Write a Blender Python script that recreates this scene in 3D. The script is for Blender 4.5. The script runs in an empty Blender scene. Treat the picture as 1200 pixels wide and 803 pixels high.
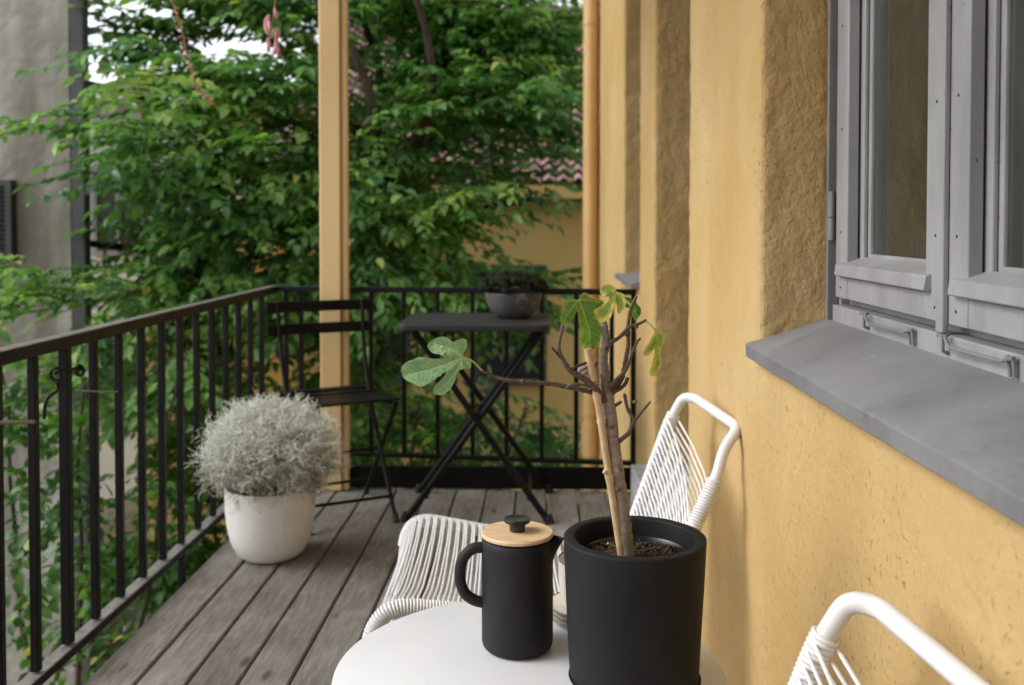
import bpy, bmesh, math, random
import numpy as np
from mathutils import Vector, Matrix, noise
from mathutils.geometry import delaunay_2d_cdt
R = math.radians
PI = math.pi
random.seed(7); rng = np.random.default_rng(7)
sc = bpy.context.scene
col = sc.collection

# ------------------------------------------------------------------ camera, world, sun
EYE = 1.12
cam_d = bpy.data.cameras.new('camera'); cam = bpy.data.objects.new('camera', cam_d); col.objects.link(cam)
cam.location = (0, 0, EYE)
cam.rotation_euler = (R(90 - 1.5), 0, R(2.03))
cam_d.sensor_width = 36; cam_d.lens = 34.65; cam_d.shift_y = -0.0929
cam_d.clip_start = 0.05; cam_d.clip_end = 2000
cam_d.dof.use_dof = True; cam_d.dof.focus_distance = 1.5; cam_d.dof.aperture_fstop = 5.0
sc.camera = cam

SUN_EL, SUN_AZ = 42, 264          # azimuth measured like the sky texture; light comes from the left, a little behind the trees
w = bpy.data.worlds.new('World'); sc.world = w; w.use_nodes = True
nt = w.node_tree; nt.nodes.clear()
sky = nt.nodes.new('ShaderNodeTexSky'); sky.sky_type = 'NISHITA'; sky.sun_disc = False
sky.sun_elevation = R(SUN_EL); sky.sun_rotation = R(SUN_AZ); sky.air_density = 1.0; sky.dust_density = 2.0; sky.ozone_density = 0.6
hs = nt.nodes.new('ShaderNodeHueSaturation'); hs.inputs['Saturation'].default_value = 0.25
bg = nt.nodes.new('ShaderNodeBackground'); bg.inputs['Strength'].default_value = 0.15
wo = nt.nodes.new('ShaderNodeOutputWorld')
nt.links.new(sky.outputs[0], hs.inputs['Color']); nt.links.new(hs.outputs[0], bg.inputs['Color']); nt.links.new(bg.outputs[0], wo.inputs[0])
sd = bpy.data.lights.new('sun', 'SUN'); sd.energy = 0.62; sd.angle = R(28); sd.color = (1.0, 0.99, 0.975)
so = bpy.data.objects.new('sun', sd); col.objects.link(so)
_d = Vector((math.sin(R(SUN_AZ)) * math.cos(R(SUN_EL)), math.cos(R(SUN_AZ)) * math.cos(R(SUN_EL)), math.sin(R(SUN_EL))))
so.rotation_euler = _d.to_track_quat('Z', 'Y').to_euler()
so.location = (-3, 0, 6)
sc.view_settings.view_transform = 'Standard'; sc.view_settings.look = 'None'
sc.view_settings.exposure = 1.15; sc.view_settings.gamma = 1
sc.render.engine = 'CYCLES'
sc.render.resolution_x = 1024; sc.render.resolution_y = 685
sc.cycles.max_bounces = 8; sc.cycles.transparent_max_bounces = 12

# ------------------------------------------------------------------ materials
def srgb(r, g, b):
    f = lambda c: (c / 255 / 12.92) if c / 255 <= 0.04045 else ((c / 255 + 0.055) / 1.055) ** 2.4
    return (f(r), f(g), f(b), 1)
class NT:
    def __init__(s, name, rough=0.6, metal=0.0, spec=0.5):
        s.m = bpy.data.materials.new(name); s.m.use_nodes = True
        s.t = s.m.node_tree; s.b = s.t.nodes['Principled BSDF']
        s.b.inputs['Roughness'].default_value = rough; s.b.inputs['Metallic'].default_value = metal
        s.b.inputs['Specular IOR Level'].default_value = spec
        s.tc = s.t.nodes.new('ShaderNodeTexCoord'); s.hts = []
    def n(s, typ, **kw):
        o = s.t.nodes.new(typ)
        for k, v in kw.items():
            if k in o.inputs: 
                o.inputs[k].default_value = v
            else: setattr(o, k, v)
        return o
    def L(s, a, b): s.t.links.new(a, b)
    def coord(s, scale=(1, 1, 1), src='Object'):
        mp = s.n('ShaderNodeMapping'); mp.inputs['Scale'].default_value = scale
        s.L(s.tc.outputs[src], mp.inputs[0]); return mp.outputs[0]
    def noise(s, scale, detail=5, rough=0.55, co=None, dist=0.0):
        o = s.n('ShaderNodeTexNoise'); o.inputs['Scale'].default_value = scale; o.inputs['Detail'].default_value = detail
        o.inputs['Roughness'].default_value = rough; o.inputs['Distortion'].default_value = dist
        s.L(co if co is not None else s.coord(), o.inputs['Vector']); return o.outputs[0]
    def ramp(s, f, stops):
        o = s.n('ShaderNodeValToRGB'); e = o.color_ramp.elements
        while len(e) < len(stops): e.new(0.5)
        for i, (p, c) in enumerate(stops):
            e[i].position = p; e[i].color = c if len(c) == 4 else (*c, 1)
        s.L(f, o.inputs[0]); return o.outputs[0]
    def mix(s, f, a, b, mode='MIX'):
        o = s.n('ShaderNodeMix', data_type='RGBA', blend_type=mode)
        for i, v in ((0, f), (6, a), (7, b)):
            if isinstance(v, (int, float)): o.inputs[i].default_value = v
            elif isinstance(v, (tuple, list)): o.inputs[i].default_value = v
            else: s.L(v, o.inputs[i])
        return o.outputs[2]
    def noisec(s, scale):
        o = s.n('ShaderNodeTexNoise'); o.inputs['Scale'].default_value = scale; s.L(s.coord(), o.inputs['Vector']); return o.outputs[1]
    def mixv(s, a, b):
        o = s.n('ShaderNodeVectorMath', operation='MULTIPLY_ADD'); s.L(b, o.inputs[0]); o.inputs[1].default_value = (0.5, 0.5, 0.5); s.L(a, o.inputs[2]); return o.outputs[0]
    def math(s, op, a, b=0.0):
        o = s.n('ShaderNodeMath', operation=op)
        for i, v in ((0, a), (1, b)):
            if isinstance(v, (int, float)): o.inputs[i].default_value = v
            else: s.L(v, o.inputs[i])
        return o.outputs[0]
    def attr(s, name, out='Fac'):
        o = s.n('ShaderNodeAttribute'); o.attribute_name = name; return o.outputs[out]
    def color(s, c):
        if isinstance(c, tuple): s.b.inputs['Base Color'].default_value = c
        else: s.L(c, s.b.inputs['Base Color'])
    def rough(s, f): s.L(f, s.b.inputs['Roughness'])
    def bump(s, h, strength=0.3, dist=0.01):
        o = s.n('ShaderNodeBump'); o.inputs['Strength'].default_value = strength; o.inputs['Distance'].default_value = dist
        s.L(h, o.inputs['Height'])
        if s.hts: s.L(s.hts[-1], o.inputs['Normal'])
        s.hts.append(o.outputs[0]); s.L(o.outputs[0], s.b.inputs['Normal'])

W1 = (1, 1, 1, 1); K0 = (0, 0, 0, 1)
def g(v): return (v, v, v, 1)
M = {}
def two(name, c1, c2, scale, rough=0.6, bump=0.0, bscale=None, metal=0, spec=0.5, bd=0.004, lo=0.35, hi=0.65):
    k = NT(name, rough, metal, spec); k.color(k.ramp(k.noise(scale), [(lo, c1), (hi, c2)]))
    if bump: k.bump(k.noise(bscale or scale * 4), bump, bd)
    M[name] = k.m; return k

# yellow render
def plaster(name, c1, c2, c3, bump_s):
    k = NT(name, 0.92, 0, 0.25)
    co = k.coord()
    base = k.ramp(k.noise(1.7, 6, 0.6, co, 0.3), [(0.3, c1), (0.55, c2), (0.75, c3)])
    st = k.ramp(k.noise(0.9, 4, 0.6, k.coord((3.0, 3.0, 0.35))), [(0.45, K0), (0.75, W1)])
    base = k.mix(k.math('MULTIPLY', st, 0.35), base, srgb(166, 130, 80))
    # small rubbed patches and pits
    pn = k.noise(95, 3, 0.6, k.coord((1, 1, 0.8)))
    pm = k.ramp(k.noise(2.6, 3, 0.6, co), [(0.42, K0), (0.56, W1)])
    pit = k.ramp(pn, [(0.33, W1), (0.385, K0)])
    pit = k.math('MULTIPLY', pit, pm)
    base = k.mix(k.math('MULTIPLY', pit, 0.55), base, srgb(140, 96, 46))
    k.color(base)
    spx = k.n('ShaderNodeSeparateXYZ'); k.L(k.tc.outputs['Object'], spx.inputs[0])
    rev = k.n('ShaderNodeMapRange'); k.L(spx.outputs[0], rev.inputs[0]); rev.inputs[1].default_value = -0.002; rev.inputs[2].default_value = 0.010; rev.inputs[3].default_value = 0.5; rev.inputs[4].default_value = 1.05
    k.bump(k.math('MULTIPLY', k.noise(15, 4, 0.55, k.coord((1, 1, 0.5)), 0.15), rev.outputs[0]), 0.8, 0.014)
    k.bump(k.math('MULTIPLY', k.noise(46, 5, 0.62, co, 0.1), rev.outputs[0]), bump_s, 0.009)
    vor = k.n('ShaderNodeTexVoronoi', feature='DISTANCE_TO_EDGE'); vor.inputs['Scale'].default_value = 5.0; k.L(k.mixv(co, k.noisec(3.0)), vor.inputs['Vector'])
    crk = k.math('MULTIPLY', k.ramp(vor.outputs['Distance'], [(0.0, W1), (0.006, K0)]), k.ramp(k.noise(2.2, 2, 0.5, co), [(0.56, K0), (0.62, W1)]))
    k.bump(k.math('MULTIPLY', crk, -1.0), 0.25, 0.002)
    k.bump(k.noise(150, 3, 0.6, co), bump_s * 0.6, 0.0015)
    k.bump(k.math('MULTIPLY', pit, -1.0), 0.5, 0.003)
    M[name] = k.m
plaster('yellow_plaster', srgb(178, 145, 91), srgb(186, 158, 109), srgb(192, 168, 123), 0.75)
two('yellow_paint', srgb(222, 188, 130), srgb(228, 196, 140), 3, 0.55, 0.1, 30)
two('pipe_paint', srgb(190, 152, 98), srgb(200, 164, 110), 3, 0.5, 0.1, 30)
two('far_yellow', srgb(226, 188, 112), srgb(236, 202, 130), 0.8, 0.9, 0.3, 8)

k = NT('deck_wood', 0.72, 0, 0.35)
brd = k.attr('board')
off = k.n('ShaderNodeCombineXYZ'); k.L(k.math('MULTIPLY', brd, 37.0), off.inputs[0]); k.L(k.math('MULTIPLY', brd, 91.0), off.inputs[1])
def shifted(scale):
    a = k.n('ShaderNodeVectorMath', operation='ADD'); k.L(k.tc.outputs['Object'], a.inputs[0]); k.L(off.outputs[0], a.inputs[1])
    mp = k.n('ShaderNodeMapping'); mp.inputs['Scale'].default_value = scale; k.L(a.outputs[0], mp.inputs[0]); return mp.outputs[0]
grain = k.noise(9, 8, 0.65, shifted((9, 0.95, 1)), 0.9)
fine = k.noise(40, 6, 0.7, shifted((7, 0.5, 1)), 0.2)
blot = k.noise(3.2, 5, 0.6, shifted((1.6, 0.7, 1)), 0.8)
c = k.ramp(grain, [(0.28, srgb(96, 91, 85)), (0.5, srgb(130, 125, 118)), (0.72, srgb(158, 153, 146))])
c = k.mix(k.math('MULTIPLY', k.ramp(blot, [(0.42, K0), (0.7, W1)]), 0.5), c, srgb(96, 89, 76))
c = k.mix(k.math('MULTIPLY', k.ramp(k.noise(1.9, 4, 0.6, shifted((1.2, 0.8, 1)), 1.2), [(0.55, K0), (0.72, W1)]), 0.45), c, srgb(184, 181, 176))
c = k.mix(k.math('MULTIPLY', k.ramp(fine, [(0.5, K0), (0.72, W1)]), 0.22), c, srgb(72, 66, 60))
# knots
vo = k.n('ShaderNodeTexVoronoi'); vo.inputs['Scale'].default_value = 1.0; k.L(shifted((7, 2.4, 1)), vo.inputs['Vector'])
kn = k.ramp(vo.outputs['Distance'], [(0.055, W1), (0.10, K0)])
c = k.mix(k.math('MULTIPLY', kn, 0.7), c, srgb(52, 42, 34))
hb = k.n('ShaderNodeMapRange'); k.L(brd, hb.inputs[0]); hb.inputs[3].default_value = 0.78; hb.inputs[4].default_value = 1.08
hv = k.n('ShaderNodeHueSaturation'); k.L(c, hv.inputs['Color']); k.L(hb.outputs[0], hv.inputs['Value'])
k.color(hv.outputs[0]); k.bump(grain, 0.25, 0.003); k.bump(fine, 0.3, 0.0015)
M['deck_wood'] = k.m
two('joist_wood', srgb(60, 50, 40), srgb(80, 68, 54), 4, 0.9)

k = NT('black_iron', 0.46, 0.0, 0.2)
k.color(k.ramp(k.noise(14), [(0.35, g(0.004)), (0.7, g(0.009))])); k.rough(k.ramp(k.noise(30), [(0.3, g(0.32)), (0.7, g(0.55))]))
k.bump(k.noise(60), 0.15, 0.001); M['black_iron'] = k.m
k = NT('worn_rail_sheen', 0.30, 0.0, 0.9)  # sky sheen on the rail tops put into the grey colour, plus worn patches
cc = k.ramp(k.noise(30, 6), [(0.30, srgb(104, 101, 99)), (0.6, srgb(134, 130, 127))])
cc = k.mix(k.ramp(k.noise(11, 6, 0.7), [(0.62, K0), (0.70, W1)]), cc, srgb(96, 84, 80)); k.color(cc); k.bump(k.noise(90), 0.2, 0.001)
M['worn_rail_sheen'] = k.m
two('bistro_black', g(0.004), g(0.008), 10, 0.46, 0.05, 200, spec=0.18)
two('bistro_top', srgb(44, 44, 46), srgb(50, 50, 52), 6, 0.46, 0.05, 250, spec=0.3)
two('galvanised', srgb(150, 152, 154), srgb(180, 180, 182), 40, 0.35, metal=0.8)

# grey window paint
def wpaint(name, a, b_):
    k = NT(name, 0.45, 0, 0.4)
    c = k.ramp(k.noise(7, 5, 0.6, k.coord((2, 2, 0.6))), [(0.35, a), (0.65, b_)])
    sp = k.math('MULTIPLY', k.ramp(k.noise(90, 4, 0.6), [(0.30, W1), (0.345, K0)]), k.ramp(k.noise(9, 3), [(0.45, K0), (0.6, W1)]))
    c = k.mix(k.math('MULTIPLY', sp, 0.75), c, srgb(60, 58, 56))
    k.color(c); k.bump(k.noise(120, 4, 0.6, k.coord((1, 1, 0.15))), 0.12, 0.001); k.bump(k.noise(30), 0.12, 0.003)
    M[name] = k.m
wpaint('grey_paint', srgb(132, 132, 134), srgb(150, 150, 152))
wpaint('hinge_paint', srgb(112, 112, 114), srgb(126, 126, 128))
k = NT('sill_metal', 0.5, 0.0, 0.45)
c = k.ramp(k.noise(4.5, 7, 0.65, k.coord((1, 1, 1)), 0.8), [(0.3, srgb(102, 102, 104)), (0.7, srgb(128, 128, 130))])
c = k.mix(k.math('MULTIPLY', k.ramp(k.noise(16, 5, 0.7), [(0.62, K0), (0.72, W1)]), 0.3), c, srgb(160, 160, 160))
c = k.mix(k.math('MULTIPLY', k.ramp(k.noise(75, 4, 0.6), [(0.66, K0), (0.70, W1)]), 0.55), c, srgb(84, 82, 78))
c = k.mix(k.math('MULTIPLY', k.ramp(k.noise(5, 5, 0.7, k.coord((6, 1, 6))), [(0.56, K0), (0.72, W1)]), 0.25), c, srgb(92, 90, 84))
k.color(c); k.bump(k.noise(14), 0.15, 0.003); k.bump(k.noise(100), 0.12, 0.001); M['sill_metal'] = k.m
two('sealant', srgb(150, 150, 150), srgb(165, 165, 165), 20, 0.5)

k = NT('window_glass', 0.02)
k.t.nodes.remove(k.b); gl = k.n('ShaderNodeBsdfGlossy'); gl.inputs['Roughness'].default_value = 0.015; gl.inputs['Color'].default_value = (0.9, 0.93, 0.9, 1)
tr = k.n('ShaderNodeBsdfTransparent'); tr.inputs['Color'].default_value = (0.75, 0.78, 0.75, 1)
fr = k.n('ShaderNodeFresnel'); fr.inputs['IOR'].default_value = 2.4
ms = k.n('ShaderNodeMixShader'); k.L(fr.outputs[0], ms.inputs[0]); k.L(tr.outputs[0], ms.inputs[1]); k.L(gl.outputs[0], ms.inputs[2])
df = k.n('ShaderNodeBsdfDiffuse'); df.inputs['Color'].default_value = (0.45, 0.45, 0.42, 1); m2 = k.n('ShaderNodeMixShader')
k.L(k.ramp(k.noise(3.0, 5, 0.65, k.coord((2, 2, 0.7)), 0.5), [(0.3, g(0.015)), (0.75, g(0.075))]), m2.inputs[0]); k.L(ms.outputs[0], m2.inputs[1]); k.L(df.outputs[0], m2.inputs[2])
k.L(m2.outputs[0], k.t.nodes['Material Output'].inputs[0]); M['window_glass'] = k.m
two('dark_room', g(0.02), g(0.035), 1, 0.9)
two('curtain', srgb(90, 90, 86), srgb(120, 118, 112), 3, 0.9)

two('white_tabletop', srgb(205, 206, 207), srgb(209, 210, 211), 3, 0.42, 0.02, 200)
two('white_tube', srgb(212, 212, 214), srgb(218, 218, 220), 5, 0.32)
two('white_cord', srgb(214, 215, 217), srgb(226, 227, 228), 30, 0.5, 0.15, 300, bd=0.0006)
k = NT('press_stoneware', 0.6, 0, 0.25)
k.color(k.ramp(k.noise(20), [(0.3, srgb(31, 31, 33)), (0.7, srgb(37, 37, 39))])); k.bump(k.noise(900, 2), 0.12, 0.0003); k.bump(k.noise(25), 0.06, 0.002); M['press_stoneware'] = k.m
k = NT('lid_wood', 0.5, 0, 0.35)
gn = k.noise(40, 6, 0.6, k.coord((0.7, 7, 1)), 0.3)
k.color(k.ramp(gn, [(0.3, srgb(192, 160, 122)), (0.55, srgb(214, 184, 146)), (0.75, srgb(226, 200, 164))])); k.bump(gn, 0.1, 0.0006); M['lid_wood'] = k.m
two('press_plastic', g(0.012), g(0.016), 10, 0.3)
k = NT('pot_concrete', 0.68, 0, 0.25)
c = k.ramp(k.noise(9, 6, 0.6), [(0.3, srgb(20, 21, 23)), (0.7, srgb(29, 30, 32))])
c = k.mix(k.math('MULTIPLY', k.ramp(k.noise(38, 5, 0.6), [(0.65, K0), (0.72, W1)]), 0.16), c, srgb(96, 96, 96))
k.color(c); k.bump(k.noise(70, 4), 0.18, 0.0015); k.bump(k.noise(12), 0.2, 0.003); M['pot_concrete'] = k.m
two('nursery_plastic', g(0.010), g(0.016), 10, 0.25)
two('soil', srgb(44, 32, 22), srgb(84, 64, 46), 120, 0.95, 0.8, 160)
k = NT('white_tabletop', 0.4); 
c = k.ramp(k.noise(3), [(0.35, srgb(210, 211, 213)), (0.65, srgb(214, 215, 217))])
c = k.mix(k.math('MULTIPLY', k.ramp(k.noise(140, 3, 0.6), [(0.70, K0), (0.73, W1)]), 0.5), c, srgb(150, 146, 138)); k.color(c)
k.rough(k.ramp(k.noise(8, 6, 0.7), [(0.35, g(0.32)), (0.7, g(0.52))])); k.bump(k.noise(220), 0.02, 0.001); M['white_tabletop'] = k.m
k = NT('cup_glaze', 0.25); k.color(k.ramp(k.noise(14), [(0.35, srgb(196, 192, 180)), (0.65, srgb(214, 210, 200))])); M['cup_glaze'] = k.m
two('cup_rim', srgb(96, 88, 76), srgb(120, 112, 100), 30, 0.5)
k = NT('white_planter', 0.45, 0, 0.4)
c = k.ramp(k.noise(4), [(0.35, srgb(222, 221, 219)), (0.65, srgb(230, 229, 227))])
c = k.mix(k.math('MULTIPLY', k.ramp(k.noise(55, 5, 0.65), [(0.62, K0), (0.69, W1)]), 0.35), c, srgb(150, 138, 120))
c = k.mix(k.math('MULTIPLY', k.ramp(k.noise(9, 5, 0.7, k.coord((1, 1, 0.4))), [(0.52, K0), (0.70, W1)]), 0.18), c, srgb(160, 152, 138)); k.color(c); k.bump(k.noise(40), 0.05, 0.002); M['white_planter'] = k.m
k = NT('bowl_concrete', 0.7)
c = k.ramp(k.noise(16, 5), [(0.3, srgb(66, 64, 66)), (0.7, srgb(92, 90, 92))])
c = k.mix(k.math('MULTIPLY', k.ramp(k.noise(11, 5), [(0.60, K0), (0.70, W1)]), 0.7), c, srgb(150, 146, 144)); k.color(c); k.bump(k.noise(60), 0.3, 0.002); M['bowl_concrete'] = k.m
k = NT('moss', 0.95, 0, 0.1); k.color(k.ramp(k.noise(60, 6), [(0.3, srgb(24, 27, 19)), (0.7, srgb(58, 60, 44))])); k.bump(k.noise(180, 5, 0.7), 1.0, 0.01); M['moss'] = k.m
k = NT('silver_twig', 0.8, 0, 0.2)
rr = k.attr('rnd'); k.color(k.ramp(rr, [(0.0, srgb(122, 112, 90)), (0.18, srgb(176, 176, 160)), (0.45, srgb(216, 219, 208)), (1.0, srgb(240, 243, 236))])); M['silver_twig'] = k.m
two('bamboo', srgb(184, 156, 118), srgb(206, 182, 146), 60, 0.45, 0.1, 200)
k = NT('fig_bark', 0.85, 0, 0.25)
c = k.ramp(k.noise(60, 6, 0.7, k.coord((1, 1, 2.5))), [(0.3, srgb(120, 108, 100)), (0.6, srgb(156, 145, 138)), (0.8, srgb(176, 166, 158))])
yg = k.attr('young'); c = k.mix(yg, c, k.ramp(k.noise(90, 5), [(0.35, srgb(54, 40, 32)), (0.7, srgb(98, 78, 66))]))
k.color(c); k.bump(k.noise(110, 5, 0.7, k.coord((1, 1, 2))), 0.5, 0.0015); M['fig_bark'] = k.m
k = NT('fig_stalk', 0.6); k.color(srgb(158, 160, 96)); M['fig_stalk'] = k.m

def leaf_shader(k, colr, trans=0.35, rough=0.45):
    b_ = k.b; k.color(colr); b_.inputs['Roughness'].default_value = rough
    t = k.n('ShaderNodeBsdfTranslucent'); 
    tl = k.mix(1.0, colr, (1.25, 1.42, 0.68, 1), 'MULTIPLY'); k.L(tl, t.inputs['Color'])
    m_ = k.n('ShaderNodeMixShader'); m_.inputs[0].default_value = trans
    k.L(b_.outputs[0], m_.inputs[1]); k.L(t.outputs[0], m_.inputs[2]); k.L(m_.outputs[0], k.t.nodes['Material Output'].inputs[0])
def figleaf(name, green, pale, yellow, vein):
    k = NT(name, 0.5, 0, 0.35)
    a = k.attr('vein'); y = k.attr('edge')
    c = k.ramp(k.noise(45, 5, 0.6), [(0.35, green), (0.65, pale)])
    ym = k.math('ADD', y, k.math('MULTIPLY', k.math('SUBTRACT', k.noise(120, 4, 0.6), 0.5), 1.1))
    c = k.mix(k.ramp(ym, [(0.42, K0), (0.85, W1)]), c, yellow)
    br = k.math('MULTIPLY', k.ramp(k.noise(260, 3), [(0.64, K0), (0.69, W1)]), k.ramp(y, [(0.5, K0), (0.9, W1)]))
    c = k.mix(k.math('MULTIPLY', br, 0.8), c, srgb(120, 84, 40))
    c = k.mix(k.math('MULTIPLY', a, 0.75), c, vein)
    leaf_shader(k, c, 0.28, 0.5)
    hb = k.n('ShaderNodeBump'); hb.inputs['Strength'].default_value = 0.6; hb.inputs['Distance'].default_value = 0.0012
    k.L(k.math('MULTIPLY', a, -1.0), hb.inputs['Height'])
    hb2 = k.n('ShaderNodeBump'); hb2.inputs['Strength'].default_value = 0.3; hb2.inputs['Distance'].default_value = 0.001
    k.L(k.noise(220, 3), hb2.inputs['Height']); k.L(hb.outputs[0], hb2.inputs['Normal']); k.L(hb2.outputs[0], k.b.inputs['Normal'])
    M[name] = k.m
figleaf('fig_leaf_pale', srgb(112, 146, 104), srgb(130, 164, 118), srgb(178, 186, 100), srgb(196, 212, 168))
figleaf('fig_leaf_green', srgb(84, 118, 56), srgb(104, 138, 66), srgb(176, 178, 78), srgb(176, 188, 128))
figleaf('fig_leaf_yellow', srgb(104, 136, 60), srgb(130, 154, 70), srgb(200, 192, 96), srgb(196, 200, 132))
def treeleaf(name, stops, spec=0.5, rough=0.42):
    k = NT(name, rough, 0, spec); leaf_shader(k, k.ramp(k.attr('rnd'), stops), 0.42, rough); M[name] = k.m
treeleaf('tree_leaf', [(0, srgb(70, 112, 64)), (0.40, srgb(102, 148, 80)), (0.8, srgb(154, 186, 102)), (1, srgb(200, 202, 120))])
treeleaf('vine_leaf', [(0, srgb(48, 84, 42)), (0.5, srgb(68, 108, 52)), (0.95, srgb(104, 140, 66)), (1, srgb(170, 160, 80))])
two('tree_bark', srgb(40, 34, 28), srgb(70, 60, 48), 6, 0.95, 0.6, 20, bd=0.02)
two('dry_twig', srgb(150, 104, 78), srgb(190, 150, 120), 20, 0.8)
two('pink_petal', srgb(196, 130, 140), srgb(222, 170, 174), 20, 0.6)

k = NT('grey_render', 0.95, 0, 0.15)
co = k.coord()
c = k.ramp(k.noise(0.9, 8, 0.65, co, 0.4), [(0.3, srgb(140, 137, 130)), (0.5, srgb(172, 169, 162)), (0.72, srgb(196, 194, 188))])
c = k.mix(k.math('MULTIPLY', k.ramp(k.noise(1.2, 5, 0.6, k.coord((2, 2, 0.3))), [(0.42, K0), (0.66, W1)]), 0.75), c, srgb(112, 104, 88))
k.color(c); c = k.mix(k.math('MULTIPLY', k.ramp(k.noise(4.5, 7, 0.7), [(0.5, K0), (0.68, W1)]), 0.45), c, srgb(120, 116, 108)); k.color(c); k.bump(k.noise(9, 6), 0.6, 0.03); M['grey_render'] = k.m
two('dark_grey_paint', srgb(72, 70, 74), srgb(86, 84, 88), 2, 0.8)
two('louvre_metal', g(0.02), g(0.04), 6, 0.5)
two('pale_render', srgb(190, 190, 184), srgb(206, 206, 200), 1, 0.9)
two('grey_roof', srgb(120, 122, 130), srgb(140, 142, 150), 1, 0.8)
k = NT('clay_tile', 0.9, 0, 0.1); k.color(k.ramp(k.attr('rnd'), [(0, srgb(124, 92, 88)), (0.5, srgb(160, 124, 118)), (1, srgb(190, 158, 150))])); M['clay_tile'] = k.m
two('courtyard_earth', srgb(74, 66, 52), srgb(100, 92, 74), 0.8, 0.95, 0.3, 6)
two('step_stone', srgb(112, 112, 112), srgb(140, 140, 140), 8, 0.8, 0.2, 50)
two('door_paint', srgb(96, 98, 100), srgb(110, 112, 114), 2, 0.5)
two('rubber', g(0.015), g(0.02), 5, 0.8)

# ------------------------------------------------------------------ mesh builder
def catmull(pts, per=6, closed=False):
    P = [Vector(p) for p in pts]; n = len(P); out = []
    rngs = range(n) if closed else range(n - 1)
    for i in rngs:
        p1 = P[i]; p2 = P[(i + 1) % n]
        p0 = P[(i - 1) % n] if (closed or i > 0) else p1 * 2 - p2
        p3 = P[(i + 2) % n] if (closed or i + 2 < n) else p2 * 2 - p1
        for j in range(per):
            t = j / per
            out.append(0.5 * ((2 * p1) + (p2 - p0) * t + (2 * p0 - 5 * p1 + 4 * p2 - p3) * t * t + (3 * p1 - p0 - 3 * p2 + p3) * t ** 3))
    if not closed: out.append(P[-1].copy())
    return out
def fillet(pts, r, seg=6):
    P = [Vector(p) for p in pts]; out = [P[0]]
    for i in range(1, len(P) - 1):
        a, b_, c_ = P[i - 1], P[i], P[i + 1]
        rr = r[i] if isinstance(r, (list, tuple)) else r
        d1 = (a - b_); d2 = (c_ - b_); l = min(rr, d1.length * 0.49, d2.length * 0.49)
        s = b_ + d1.normalized() * l; e = b_ + d2.normalized() * l
        for j in range(seg + 1):
            t = j / seg; out.append(s * (1 - t) ** 2 + b_ * 2 * t * (1 - t) + e * t * t)
    out.append(P[-1]); return out
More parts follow.
